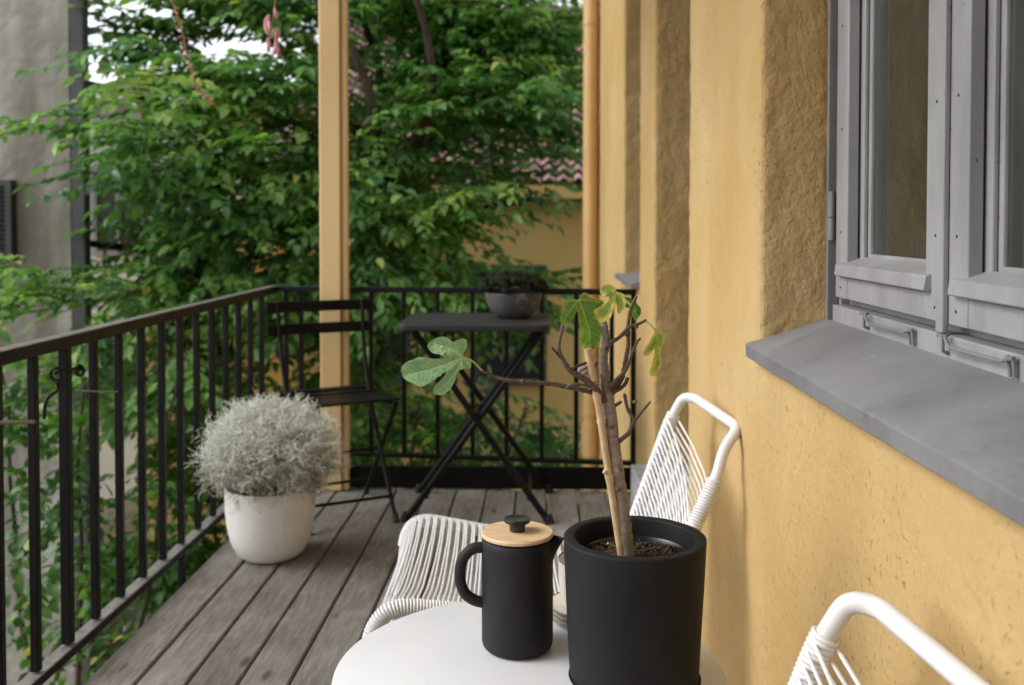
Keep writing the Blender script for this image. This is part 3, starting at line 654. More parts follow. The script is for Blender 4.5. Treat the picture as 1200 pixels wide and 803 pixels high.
# pantiled roof: each tile course steps over the one below
nr, nc = 27, 54; uv = []; cw = 9.6 / nc; rv = []
Vt = []; Ft = []; 
for r_ in range(nr):
    for c_ in range(nc):
        base = len(Vt); rc = random.random()
        for j in range(2):
            for i in range(7):
                t = i / 6; x = -3.4 + (c_ + t) * cw; s_ = (r_ + j * 1.02) * 0.19
                y = 11.85 + s_ * 0.80; z = 1.56 + s_ * 0.60 + 0.035 * math.sin(t * 2 * PI) + (0.055 if j == 0 else 0.005)
                Vt.append((x, y, z)); rv.append(rc)
        Ft += [(base + i, base + i + 1, base + 8 + i, base + 7 + i) for i in range(6)]
rt = np_mesh('roof', np.array(Vt), [np.array(Ft)], 'clay_tile', yh, np.array(rv), origin=(-1.5, 14, GZ), smooth=False)
ul = MB(); ul.v = [Vector(q) for q in ((-3.38, 11.9, 1.50), (6.1, 11.9, 1.50), (6.1, 16.1, 4.62), (-3.38, 16.1, 4.62), (-3.38, 11.9, 1.42), (6.1, 11.9, 1.42), (6.1, 16.1, 4.5), (-3.38, 16.1, 4.5))]; ul.f = [(0, 1, 2, 3), (7, 6, 5, 4), (0, 4, 5, 1), (2, 6, 7, 3), (1, 5, 6, 2), (0, 3, 7, 4)]
ul.build('roof_underlay', 'dark_grey_paint', yh, smooth=0)
MB().box((-3.4, 11.84, 1.40), (6.1, 11.98, 1.56)).build('eaves_board', 'far_yellow', yh)
for x in (-2.6, -0.9):
    wf = MB(); wf.box((x, 12.12, -0.9), (x + 0.9, 12.198, -0.82)).box((x, 12.12, 0.5), (x + 0.9, 12.198, 0.58)).box((x, 12.12, -0.82), (x + 0.08, 12.198, 0.5)).box((x + 0.82, 12.12, -0.82), (x + 0.9, 12.198, 0.5)).box((x + 0.42, 12.14, -0.82), (x + 0.48, 12.198, 0.5))
    wn = wf.build('window', 'dark_grey_paint', yh); MB().box((x + 0.08, 12.17, -0.82), (x + 0.82, 12.18, 0.5)).build('pane', 'louvre_metal', wn, smooth=0)

# ================================================================== TREES
def leaf_mesh(name, P, D, N, S, Wd, mat, parent, rnd, origin):
    """one folded, slightly curved leaf per row"""
    D = D / np.linalg.norm(D, axis=1)[:, None]; B = np.cross(N, D); B /= np.linalg.norm(B, axis=1)[:, None] + 1e-9; U = np.cross(D, B)
    tmpl = [(0, 0, 0), (.28, -.42, .10), (.28, 0, 0), (.28, .42, .10), (.64, -.40, .04), (.64, 0, -.08), (.64, .40, .04), (1, 0, -.22)]
    V = np.stack([P + D * (a * S)[:, None] + B * (b_ * Wd)[:, None] + U * (c_ * S * 0.9)[:, None] for a, b_, c_ in tmpl], axis=1)
    n = len(P); base = (np.arange(n) * 8)[:, None]
    tri = np.concatenate([base + np.array(t) for t in ((0, 1, 2), (0, 2, 3), (4, 7, 5), (5, 7, 6))]); quad = np.concatenate([base + np.array(t) for t in ((1, 4, 5, 2), (2, 5, 6, 3))])
    return np_mesh(name, V.reshape(-1, 3), [tri, quad], mat, parent, np.repeat(rnd, 8), origin, smooth=True)
def sprays(centers, outward, n_tw, twl, nleaf, size, droop=0.25):
    """leafy twigs: alternate leaves lying roughly in a drooping plane"""
    P = []; D = []; N = []; tw = []
    for c_, o in zip(centers, outward):
        o = o / np.linalg.norm(o); side = np.cross(o, (0, 0, 1.0)); side /= np.linalg.norm(side) + 1e-6
        tilt = rng.normal(0, 0.25)
        up = np.cross(side, o); up = up / np.linalg.norm(up); up = up + side * tilt
        up /= np.linalg.norm(up)
        sp_ = rng.uniform(-1.1, 1.1, n_tw)
        for a in sp_:
            d0 = o * math.cos(a) + side * math.sin(a); l = twl * rng.uniform(.6, 1.2); st = c_ + rng.normal(0, 0.06, 3)
            path = []
            for j in range(nleaf):
                t = j / (nleaf - 1); p_ = st + d0 * l * t - np.array([0, 0, droop * l * t * t]); path.append(p_)
                dd = d0 - np.array([0, 0, 2 * droop * t]); sg = 1 if j % 2 else -1; sd_ = np.cross(dd, up)
                ld = dd * 0.75 + sd_ * sg * (0.75 if j < nleaf - 1 else 0.1) + rng.normal(0, 0.22, 3) - np.array([0, 0, 0.12])
                P.append(p_); D.append(ld); N.append(up + rng.normal(0, 0.30, 3))
            tw.append(path)
    return np.array(P), np.array(D), np.array(N), tw
def limb(mb, pts, r0, r1, n=8):
    q = catmull(pts, 5); m = len(q)
    q = [p_ + Vector(noise.noise_vector(p_ * 2.0)) * 0.05 for p_ in q]
    mb.tube(q, [r0 + (r1 - r0) * i / (m - 1) for i in range(m)], n); return q
def fill_positions(n, boxes):
    """boxes: (weight, centre, radii) ellipsoids"""
    out = []
    wts = np.array([b_[0] for b_ in boxes], float); wts /= wts.sum()
    for i in rng.choice(len(boxes), n, p=wts):
        _, c_, r_ = boxes[i]; d = rng.normal(0, 1, 3); d /= np.linalg.norm(d); out.append(np.array(c_) + d * np.array(r_) * rng.uniform(0.25, 1) ** 0.6)
    return np.array(out)

tree = thing('leafy_tree', 'big leafy deciduous tree with dense green crown filling the view behind the railing', 'tree', (-1.55, 8.6, GZ))
tb = MB()
limb(tb, [(-1.55, 8.6, GZ), (-1.62, 8.6, -1.6), (-1.5, 8.55, 0.0), (-1.60, 8.5, 0.9)], 0.16, 0.12, 12)
limbs = [[(-1.6, 8.5, 0.8), (-1.35, 8.2, 1.5), (-1.36, 8.0, 2.3), (-1.6, 7.8, 3.2)], [(-1.6, 8.5, 0.8), (-1.15, 8.6, 1.7), (-0.85, 8.5, 2.5), (-0.8, 8.5, 3.6)],
         [(-1.6, 8.5, 0.7), (-2.3, 8.2, 1.5), (-3.0, 7.8, 2.0), (-3.9, 7.4, 2.3)], [(-1.35, 8.2, 1.5), (-1.8, 7.9, 2.2), (-2.6, 7.5, 2.9), (-3.1, 7.2, 3.3)],
         [(-1.5, 8.55, 0.2), (-2.4, 8.0, 0.6), (-3.2, 7.6, 0.9), (-4.0, 7.3, 0.9)], [(-1.6, 8.5, 0.6), (-1.0, 8.0, 0.9), (-0.5, 7.6, 1.2), (-0.1, 7.3, 1.3)],
         [(-1.5, 8.55, 0.0), (-1.9, 7.8, 0.2), (-2.3, 7.2, 0.2), (-2.8, 6.6, 0.0)], [(-1.15, 8.6, 1.7), (-0.6, 8.3, 2.0), (-0.2, 8.0, 2.3), (0.1, 7.8, 2.5)],
         [(-1.35, 8.2, 0.9), (-1.22, 7.2, 1.3), (-1.13, 6.6, 1.75), (-1.22, 6.4, 2.15), (-1.5, 6.3, 2.6)], [(-1.2, 7.1, 1.35), (-0.85, 6.9, 1.8), (-0.80, 6.8, 2.2), (-0.95, 6.7, 2.8)], [(-1.35, 8.2, 1.3), (-1.7, 7.4, 1.5), (-1.9, 6.8, 1.5), (-2.2, 6.3, 1.3)]]
for l_ in limbs: limb(tb, l_, 0.060, 0.018)
boxes = [(24, (-2.6, 7.6, 1.4), (1.6, 1.3, 0.85)), (26, (-1.3, 7.9, 2.2), (1.3, 1.3, 1.25)), (14, (-0.6, 8.0, 2.0), (0.85, 1.0, 1.35)), (20, (-1.5, 7.6, 0.9), (1.6, 1.3, 0.8)), (13, (-2.2, 7.4, 0.1), (1.5, 1.2, 0.7)),
         (11, (-0.7, 7.8, 0.75), (0.8, 0.9, 0.45)), (14, (-3.0, 7.5, 0.6), (1.1, 1.0, 0.8)), (9, (-1.2, 8.1, -0.6), (1.4, 1.0, 0.8)), (14, (-3.0, 7.9, 3.3), (1.5, 1.2, 0.7)), (12, (-1.4, 8.0, 3.3), (1.6, 1.1, 0.8)), (12, (-0.45, 8.0, 2.5), (0.6, 0.9, 0.7))]
cs = fill_positions(1000, boxes)
def px(p_): return 640 + p_[:, 0] / p_[:, 1] * 1155, 260 - (p_[:, 2] - EYE) / p_[:, 1] * 1155
keep = np.ones(len(cs), bool)
bx, bz = cs[:, 0] / cs[:, 1], (cs[:, 2] - EYE) / cs[:, 1]
keep &= ~((bx > -0.50) & (bx < -0.33) & (bz > 0.185) & (rng.random(len(cs)) < 0.48))
keep &= ~((bx > -0.46) & (bx < -0.39) & (bz > 0.11) & (bz < 0.15))                  # hole in the crown where the sky shows
keep &= ~((bx > -0.13) & (bz < 0.040) & (bz > -0.035) & (rng.random(len(cs)) < 0.93))
                  # open side next to the downpipe
keep &= ~((bx < -0.47) & ((bz > 0.11) | (bz < 0.03)) & (rng.random(len(cs)) < 0.85))
keep &= ~((bx < -0.50) & (rng.random(len(cs)) < 0.5))
keep &= ~((bx > -0.22) & (bx < -0.06) & (bz > -0.065) & (bz < 0.03) & (rng.random(len(cs)) < 0.45))
keep &= ~((bx > -0.30) & (bx < -0.24) & (bz > -0.07) & (bz < 0.0) & (rng.random(len(cs)) < 0.5))
keep &= ~((bx > -0.05) & (bz < 0.04) & (rng.random(len(cs)) < 0.35))
keep &= (cs[:, 0] < 0.1) & (cs[:, 0] > -4.3)
keep &= ~((cs[:, 0] < -2.9) & (cs[:, 1] > 6.3))
cs = cs[keep]
# the boughs that reach out towards the balcony at the left
c2 = fill_positions(30, [(10, (-2.7, 6.0, 1.60), (0.6, 0.3, 0.22)), (8, (-2.85, 5.9, 0.7), (0.5, 0.3, 0.3)), (6, (-2.5, 6.0, 1.9), (0.6, 0.3, 0.3)), (7, (-2.5, 5.9, 0.2), (0.5, 0.3, 0.3))])
c3 = fill_positions(95, [(10, (-1.9, 6.5, 1.35), (0.9, 0.35, 0.22)), (8, (-0.9, 6.8, 1.22), (0.8, 0.3, 0.16)), (6, (-2.1, 6.8, 2.0), (0.5, 0.3, 0.25)), (4, (-0.45, 7.0, 1.9), (0.4, 0.3, 0.25)), (6, (-1.5, 6.6, 0.75), (0.8, 0.3, 0.2))])
c4 = fill_positions(34, [(10, (-2.2, 7.2, 2.62), (0.45, 0.3, 0.16)), (6, (-2.75, 7.2, 2.42), (0.35, 0.3, 0.10)), (5, (-2.7, 7.3, 2.85), (0.5, 0.3, 0.08))])
cs = np.concatenate([cs, c2, c3, c4])
out = cs - np.array([-1.5, 9.3, 1.2]); out[:, 2] *= 0.35; out += rng.normal(0, 0.5, out.shape)
P, D, N, tw = sprays(cs, out, 5, 0.52, 13, 0.1, 0.16)
n = len(P); rnd = np.clip(rng.normal(0.40, 0.13, n) + np.repeat(rng.normal(0, 0.16, n // 65), 65) + 0.10 * np.sin(P[:, 0] * 2.3 + P[:, 2] * 3.1), 0, 1)
sel = rng.random(n) < 0.003; rnd[sel] = 1.0
tb.build('trunk', 'tree_bark', tree)
S = rng.uniform(0.055, 0.118, n)
leaf_mesh('crown', P, D, N, S, S * rng.uniform(.48, .62, n), 'tree_leaf', tree, rnd, (-1.55, 8.6, GZ))
twm = MB()
for path in tw[::2]: twm.tube([tuple(path[0]), tuple(path[5]), tuple(path[-1])], [0.006, 0.004, 0.0015], 4, caps=False)
twm.build('twigs', 'tree_bark', tree)

# creeper / young tree below the railing at the left and centre
shrub = thing('garden_shrub', 'tall bright green shrub growing up below the far railing', 'shrub', (-1.6, 6.3, GZ))
sb = MB()
for i in range(6):
    a = rng.uniform(-1, 1) * 1.0; limb(sb, [(-1.3 + a * .3, 6.4, GZ), (-1.3 + a * .7, 6.3, -1.8), (-1.3 + a, 6.2, -0.7), (-1.3 + a * 1.2, 6.1, 0.0)], 0.03, 0.008, 6)
sb.build('trunk', 'tree_bark', shrub)
cs = fill_positions(250, [(12, (-1.9, 6.0, -0.55), (0.8, 0.5, 0.75)), (8, (-1.0, 6.3, -0.6), (0.8, 0.5, 0.7)), (5, (-0.5, 6.6, -0.75), (0.6, 0.4, 0.55)), (6, (-2.2, 5.6, -1.2), (0.5, 0.4, 0.8))])
out = cs - np.array([-1.3, 7.6, -1.2]); out += rng.normal(0, 0.5, out.shape)
P, D, N, tw = sprays(cs, out, 4, 0.36, 9, 0.09, 0.3)
n = len(P); S = rng.uniform(0.05, 0.09, n); rn = np.clip(rng.normal(0.5, 0.22, n), 0, 0.98); rn[rng.random(n) < 0.02] = 1
leaf_mesh('crown', P, D, N, S, S * rng.uniform(.6, .8, n), 'vine_leaf', shrub, rn, (-1.6, 6.3, GZ))
vine = thing('young_tree', 'slender young tree with sparse rounded leaves against the grey building', 'tree', (-2.75, 5.2, GZ))
sb = MB()
for a in (-0.25, 0.1, 0.5): limb(sb, [(-2.5, 5.0, GZ), (-2.5 + a * .6, 5.0, -1.5), (-2.5 + a, 4.95, -0.4), (-2.45 + a * 1.3, 4.9, 0.5)], 0.02, 0.005, 6)
sb.build('trunk', 'tree_bark', vine)
cs = fill_positions(40, [(5, (-2.55, 4.9, 0.1), (0.35, 0.3, 0.35)), (5, (-2.2, 4.8, -0.45), (0.5, 0.3, 0.6)), (3, (-2.5, 4.8, -0.3), (0.25, 0.2, 0.2)), (4, (-2.1, 4.8, -1.5), (0.5, 0.4, 0.5))])
out = cs - np.array([-2.4, 5.6, -0.6]); out += rng.normal(0, 0.5, out.shape)
P, D, N, tw = sprays(cs, out, 3, 0.26, 8, 0.08, 0.4)
n = len(P); S = rng.uniform(0.05, 0.08, n); rn = np.clip(rng.normal(0.5, 0.22, n), 0, 0.98)
leaf_mesh('crown', P, D, N, S, S * rng.uniform(.7, .85, n), 'vine_leaf', vine, rn, (-2.75, 5.2, GZ))

# dry strands that hang into view from above
hv = MB(); pts = catmull([(-1.50, 3.95, 2.6), (-1.52, 3.95, 2.1), (-1.47, 3.93, 1.9), (-1.42, 3.95, 1.68), (-1.35, 3.96, 1.60)], 6); hv.tube(pts, 0.003, 5)
for i, p_ in enumerate(pts[3:]):
    for j in range(3):
        d = Vector((random.uniform(-1, 1), random.uniform(-1, 1), random.uniform(-1, .3))).normalized() * 0.016; hv.tube([p_, p_ + d * .6, p_ + d * 1.4], [0.002, 0.006, 0.002], 5)
tag(hv.build('dry_vine', 'dry_twig', origin=(-1.5, 3.95, 2.6)), 'dry brown vine strand hanging down in front of the tree', 'vine')
fl = thing('hanging_flower', 'small pink withered flower cluster hanging on a thin stem beside the yellow post', 'flower', (-1.10, 3.95, 2.6))
hv = MB(); pts = catmull([(-1.06, 3.95, 2.6), (-1.07, 3.95, 2.2), (-1.10, 3.95, 1.95), (-1.12, 3.95, 1.84)], 6); hv.tube(pts, 0.0025, 5); hv.build('stem', 'dry_twig', fl)
hv = MB()
for i in range(16):
    b_ = Vector((-1.115 + random.uniform(-.02, .03), 3.95 + random.uniform(-.02, .02), 1.82 + random.uniform(0, .17))); d = Vector((random.uniform(-.4, .4), random.uniform(-.4, .4), -1)).normalized()
    hv.tube([b_, b_ + d * .014, b_ + d * .034, b_ + d * .045], [0.002, 0.008, 0.009, 0.003], 7)
hv.build('petals', 'pink_petal', fl)

# ================================================================== FURNITURE
# ---- folding bistro table
tx0, tx1, ty0, ty1, TZ = -0.552, 0.013, 3.555, 4.035, 0.745
bt = thing('bistro_table', 'square dark grey folding bistro table with crossed black legs by the far railing', 'table', ((tx0 + tx1) / 2, (ty0 + ty1) / 2, 0))
def rrect(x0, y0, x1, y1, r, n=6):
    o = []
    for cx, cy, a0 in ((x1 - r, y1 - r, 0), (x0 + r, y1 - r, 90), (x0 + r, y0 + r, 180), (x1 - r, y0 + r, 270)):
        for i in range(n + 1):
            a = R(a0 + 90 * i / n); o.append((cx + r * math.cos(a), cy + r * math.sin(a)))
    return o
o_ = rrect(tx0, ty0, tx1, ty1, 0.045); nn = len(o_); tp = MB()
def ringz(inset, z): 
    q = rrect(tx0 + inset, ty0 + inset, tx1 - inset, ty1 - inset, 0.045 - min(inset, .03)); return [Vector((x, y, z)) for x, y in q]
for inset, z in ((0.004, TZ - 0.024), (0.0, TZ - 0.020), (0.0, TZ - 0.004), (0.004, TZ)): tp.v += ringz(inset, z)
for i in range(3):
    for j in range(nn): tp.f.append((i * nn + j, i * nn + (j + 1) % nn, (i + 1) * nn + (j + 1) % nn, (i + 1) * nn + j))
tp.f.append(tuple(range(nn - 1, -1, -1))); tp.f.append(tuple(3 * nn + j for j in range(nn)))
tp.build('tabletop', 'bistro_top', bt, smooth=40)
def flat(name, p_, q_, par, w_=0.024, h_=0.008, mat='bistro_black', up=(0, 1, 0)):
    return MB().bar(p_, q_, w_, h_, up).build(name, mat, par, bevel=0.0015)
for (yy) in (3.64, 3.985):
    o = 0.013 if yy < 3.8 else -0.013
    l1 = MB().tube([(tx0 + 0.055, yy, TZ - 0.026), (tx1 - 0.010, yy - 0.01 if yy < 3.8 else yy + .06, 0.012)], 0.0125, 10).build('leg', 'bistro_black', bt)
    l2 = MB().tube([(tx1 - 0.025, yy + o * 2, TZ - 0.026), (tx0 + 0.030, yy + o - 0.01 if yy < 3.8 else yy + .05, 0.012)], 0.0125, 10).build('leg', 'bistro_black', bt)
    for l__, X_ in ((l1, tx1 - 0.010), (l2, tx0 + 0.030)):
        y2 = (yy - 0.01 + (0 if l__ is l1 else o)) if yy < 3.8 else yy + (.06 if l__ is l1 else .05)
        MB().tube([(X_ + (0.012 if l__ is l1 else -0.012), y2, 0.001), (X_, y2, 0.030)], 0.0155, 10).build('foot', 'rubber', l__)
MB().tube([(tx1 - 0.08, 3.66, 0.085), (tx1 - 0.08, 4.03, 0.085)], 0.008, 8).build('stretcher', 'bistro_black', bt)
MB().tube([(tx0 + 0.10, 3.66, 0.085), (tx0 + 0.10, 4.03, 0.085)], 0.008, 8).build('stretcher', 'bistro_black', bt)
MB().tube([(tx0 + 0.27, 3.65, 0.375), (tx0 + 0.27, 3.99, 0.375)], 0.006, 8).build('stretcher', 'bistro_black', bt)

# ---- moss bowl
bc = (-0.130, 3.85, TZ)
mbp = thing('moss_bowl', 'dark grey concrete bowl filled with clumps of dark moss on the bistro table', 'plant pot', bc)
MB().lathe([(0.045, 0.0), (0.060, 0.004), (0.085, 0.024), (0.104, 0.056), (0.115, 0.096), (0.110, 0.099), (0.100, 0.085)], bc, 40).build('bowl', 'bowl_concrete', mbp)
mm = bmesh.new()
for i in range(190):
    a = random.random() * 2 * PI; r_ = math.sqrt(random.random()) * 0.117; s_ = random.uniform(0.011, 0.023)
    m4 = Matrix.Translation((r_ * math.cos(a), r_ * math.sin(a), 0.112 + 0.046 * (1 - (r_ / 0.122) ** 4) + random.uniform(-.010, .010))) @ Matrix.Diagonal((s_, s_, s_ * 0.7, 1))
    bmesh.ops.create_icosphere(mm, subdivisions=3, radius=1, matrix=m4)
for v_ in mm.verts:
    v_.co += Vector(noise.noise_vector(v_.co * 60)) * 0.004 + Vector(noise.noise_vector(v_.co * 230)) * 0.0055
me = bpy.data.meshes.new('moss'); mm.to_mesh(me); mo = bpy.data.objects.new('moss', me); col.objects.link(mo); mo.parent = mbp; me.materials.append(M['moss'])

# ---- folding chair
fc = thing('folding_chair', 'black folding bistro chair with two flat back slats in the corner of the railing', 'chair', (-0.79, 3.70, 0))
cx, cy, ca = -0.79, 3.70, R(29)
def C(x, y, z):      # chair space: x to its left-right, y towards its back
    return Vector((cx + x * math.cos(ca) - y * math.sin(ca), cy + x * math.sin(ca) + y * math.cos(ca), z))
for s_ in (-1, 1):
    xw = 0.165 * s_
    MB().tube(fillet([C(xw, -0.17, 0.012), C(xw, 0.12, 0.42), C(xw * 1.02, 0.21, 0.62), C(xw * 1.05, 0.235, 0.800)], 0.1), 0.0085, 8).build('leg', 'bistro_black', fc)
    MB().tube([C(xw * 1.14, 0.24, 0.012), C(xw * 1.14, -0.12, 0.435)], 0.0085, 8).build('leg', 'bistro_black', fc)
    MB().tube([C(xw, -0.178, 0.001), C(xw, -0.160, 0.028)], 0.012, 8).build('foot', 'rubber', fc); MB().tube([C(xw * 1.14, 0.248, 0.001), C(xw * 1.14, 0.230, 0.028)], 0.012, 8).build('foot', 'rubber', fc)
for (yy, z) in ((-0.120, 0.085), (0.188, 0.075)):
    MB().tube([C(-0.17, yy, z), C(0.17, yy, z)], 0.006, 8).build('stretcher', 'bistro_black', fc)
MB().tube([C(-0.17, 0.032, 0.235), C(0.18, 0.032, 0.235)], 0.005, 8).build('stretcher', 'bistro_black', fc)
for z, y_ in ((0.782, 0.238), (0.694, 0.228)):
    sm = MB(); n = 8
    for i in range(n + 1):
        t = i / n * 2 - 1; x = t * 0.215; yb = y_ + 0.018 * (1 - t * t)
        for dy, dz in ((-.005, -.021), (.005, -.021), (.005, .021), (-.005, .021)): sm.v.append(C(x, yb + dy, z + dz))
    for i in range(n):
        for q in range(4): sm.f.append((i * 4 + q, i * 4 + (q + 1) % 4, i * 4 + 4 + (q + 1) % 4, i * 4 + 4 + q))
    sm.f.append((3, 2, 1, 0)); sm.f.append(tuple(n * 4 + q for q in range(4)))
    sm.build('back_slat', 'bistro_black', fc, bevel=0.002)
sm = MB()
for i in range(6):
    y_ = -0.115 + i * 0.062; sm.v += []
    a = C(-0.195, y_, 0.452 - 0.010 * math.sin(PI * i / 5)); b_ = C(0.195, y_, 0.452 - 0.010 * math.sin(PI * i / 5)); sm.bar(a, b_, 0.053, 0.010)
sm.bar(C(-0.16, -0.135, 0.440), C(-0.16, 0.20, 0.435), 0.02, 0.012).bar(C(0.16, -0.135, 0.440), C(0.16, 0.20, 0.435), 0.02, 0.012)
sm.build('seat', 'bistro_black', fc, bevel=0.002)

# ---- white planter with silver bush
pc = (-0.925, 3.25, 0.0)
pp = thing('potted_silverbush', 'round white planter on the deck overflowing with a silvery grey wiry bush', 'potted plant', pc)
prof = [(0.080, 0.0), (0.093, 0.003), (0.112, 0.020), (0.130, 0.055), (0.142, 0.105), (0.1475, 0.155), (0.149, 0.200), (0.1485, 0.236), (0.145, 0.239), (0.140, 0.234), (0.138, 0.195), (0.0, 0.194)]
MB().lathe(prof, pc, 64, close=False).build('planter', 'white_planter', pp)
MB().lathe([(0.0, 0.205), (0.137, 0.202)], pc, 32, close=False).build('soil', 'soil', pp)
bush = MB(); bush.att['rnd'] = {}
def strand(p0, d, l, n, wob, r0, val, gz=0.0):
    pts = [p0]; dd = d.normalized()
    for i in range(n):
        dd = (dd + Vector((random.gauss(0, wob), random.gauss(0, wob), random.gauss(0, wob) + gz))).normalized(); pts.append(pts[-1] + dd * l / n)
    st = len(bush.v); bush.tube(pts, [r0 * (1 - 0.5 * i / n) for i in range(n + 1)], 3, caps=False)
    a = bush.att['rnd']
    for i in range(n + 1):
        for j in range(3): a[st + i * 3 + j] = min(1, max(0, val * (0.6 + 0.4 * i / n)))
    return pts
cb = Vector((pc[0], pc[1], 0.345))
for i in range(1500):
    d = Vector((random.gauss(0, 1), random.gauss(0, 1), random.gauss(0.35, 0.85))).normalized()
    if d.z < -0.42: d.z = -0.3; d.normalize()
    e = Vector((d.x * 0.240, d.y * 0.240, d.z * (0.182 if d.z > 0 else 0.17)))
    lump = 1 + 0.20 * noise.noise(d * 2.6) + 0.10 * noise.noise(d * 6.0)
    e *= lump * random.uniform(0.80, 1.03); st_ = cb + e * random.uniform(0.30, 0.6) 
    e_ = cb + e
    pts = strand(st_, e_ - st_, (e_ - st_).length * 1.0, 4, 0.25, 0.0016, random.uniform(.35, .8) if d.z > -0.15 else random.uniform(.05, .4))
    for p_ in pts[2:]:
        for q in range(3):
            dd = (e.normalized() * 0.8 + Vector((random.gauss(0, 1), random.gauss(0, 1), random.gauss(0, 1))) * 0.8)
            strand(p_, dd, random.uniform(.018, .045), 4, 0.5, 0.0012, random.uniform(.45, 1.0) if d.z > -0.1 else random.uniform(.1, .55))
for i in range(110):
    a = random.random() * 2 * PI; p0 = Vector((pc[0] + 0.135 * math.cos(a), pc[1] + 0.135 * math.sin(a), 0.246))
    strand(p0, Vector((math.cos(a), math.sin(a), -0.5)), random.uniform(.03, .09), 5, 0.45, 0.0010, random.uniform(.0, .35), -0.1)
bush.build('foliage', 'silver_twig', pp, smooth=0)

# ---- white round side table
tc = (-0.024, 1.380, 0.0); TT = 0.486; TR = 0.277
wt = thing('round_table', 'small round white side table holding the coffee press and the potted fig', 'table', tc)
MB().lathe([(0.0, TT - 0.016), (TR - 0.006, TT - 0.016), (TR - 0.001, TT - 0.013), (TR, TT - 0.008), (TR - 0.0015, TT - 0.002), (TR - 0.005, TT), (0.0, TT)], tc, 128, close=False).build('tabletop', 'white_tabletop', wt)
for i in range(3):
    a = R(30 + 120 * i); ux, uy = math.cos(a), math.sin(a)
    MB().tube(fillet([(tc[0] + .06 * ux, tc[1] + .06 * uy, TT - 0.017), (tc[0] + .14 * ux, tc[1] + .14 * uy, TT - 0.03), (tc[0] + .22 * ux, tc[1] + .22 * uy, 0.002)], .03), 0.010, 12).build('leg', 'white_tube', wt)

# ---- coffee press
jc = (-0.0435, 1.453, TT + 0.0005); JR = 0.0530; JH = 0.1650
cp = thing('coffee_press', 'matte black coffee press with pale wooden lid and round black knob on the white table', 'coffee press', jc)
def spout(p_, r_, z, a):
    a = (a + PI) % (2 * PI) - PI; k_ = max(0, 1 - abs(a - R(-6)) / R(24)); t = max(0, (z - (JH - 0.034)) / 0.034)
    k_ = k_ * k_ * (3 - 2 * k_)
    if r_ > 0.03: p_.x += 0.018 * k_ * t ** 1.3; p_.z += 0.001 * k_ * t
    return p_
prof = [(0.0, 0.0), (JR - 0.012, 0.0), (JR - 0.005, 0.002), (JR - 0.0015, 0.006), (JR, 0.012)] + [(JR, 0.012 + (JH - 0.014) * i / 14) for i in range(1, 14)] + [(JR, JH - 0.0015), (JR - 0.0015, JH), (JR - 0.004, JH - 0.001), (JR - 0.0045, JH - 0.02), (JR - 0.005, 0.02), (0.0, 0.012)]
MB().lathe(prof, jc, 128, close=False, warp=spout).build('jug', 'press_stoneware', cp, smooth=60)
hz = [(-JR + 0.004, JH - 0.014), (-JR - 0.014, JH - 0.016), (-JR - 0.029, JH - 0.032), (-JR - 0.0325, JH - 0.058), (-JR - 0.026, JH - 0.080), (-JR - 0.012, JH - 0.092), (-JR + 0.004, JH - 0.097)]
hang = R(8)
MB().tube(catmull([(jc[0] + x * math.cos(hang), jc[1] + x * math.sin(hang) , jc[2] + z) for x, z in hz], 8), 0.0082, 18).build('handle', 'press_stoneware', cp)
LZ = JH + 0.0015
lid = MB().lathe([(0.0, LZ), (JR - 0.003, LZ), (JR + 0.0005, LZ + 0.0015), (JR + 0.001, LZ + 0.005), (JR - 0.001, LZ + 0.0072), (0.0, LZ + 0.0075)], jc, 96, close=False).build('lid', 'lid_wood', cp)
MB().lathe([(JR - 0.009, -0.012), (JR - 0.0065, -0.012), (JR - 0.0065, 0.0)], (jc[0], jc[1], jc[2] + LZ), 64, close=False).build('lid_collar', 'press_plastic', lid)
MB().lathe([(0.0, 0.0), (0.0115, 0.0), (0.0120, 0.010), (0.0175, 0.0125), (0.0195, 0.0140), (0.0198, 0.0170), (0.0192, 0.0185), (0.0170, 0.0192), (0.0, 0.0194)], (jc[0], jc[1], jc[2] + LZ + 0.0077), 48, close=False).build('knob', 'press_plastic', lid)

# ---- cups and saucers behind the pot
sx, sy = 0.060, 1.560
for i in range(3):
    lab = ['lowest of the grey rimmed saucers stacked on the white table beside the black pot', 'middle saucer of the small stack on the white table beside the black pot', 'top saucer of the small stack, right under the pale cup'][i]
    z = TT + 0.0005 + i * 0.0072
    s_ = thing('saucer', lab, 'saucer', (sx, sy, z), 'saucers stacked beside the black pot')
    MB().lathe([(0.0, 0.0), (0.034, 0.0), (0.058, 0.0085), (0.0598, 0.0105), (0.0565, 0.0112), (0.034, 0.0035), (0.0, 0.003)], (sx + 0.001 * i, sy, z), 64, close=False).build('dish', 'cup_glaze', s_)
    MB().lathe([(0.0585, 0.0092), (0.0606, 0.0106), (0.0590, 0.0120), (0.0572, 0.0112)], (sx + 0.001 * i, sy, z), 64, close=False).build('rim', 'cup_rim', s_)
cz = TT + 0.0005 + 2 * 0.0072 + 0.0040
cu = thing('cup', 'pale glazed stoneware cup standing on the saucers behind the black pot', 'cup', (sx, sy, cz))
MB().lathe([(0.0, 0.0), (0.026, 0.0), (0.034, 0.006), (0.039, 0.022), (0.041, 0.050), (0.0415, 0.078), (0.0395, 0.0795), (0.0385, 0.076), (0.037, 0.03), (0.030, 0.008), (0.0, 0.006)], (sx, sy, cz), 64, close=False).build('body', 'cup_glaze', cu)
MB().lathe([(0.0416, 0.0770), (0.0418, 0.0800), (0.0402, 0.0812), (0.0390, 0.0790)], (sx, sy, cz), 64, close=False).build('rim', 'cup_rim', cu)

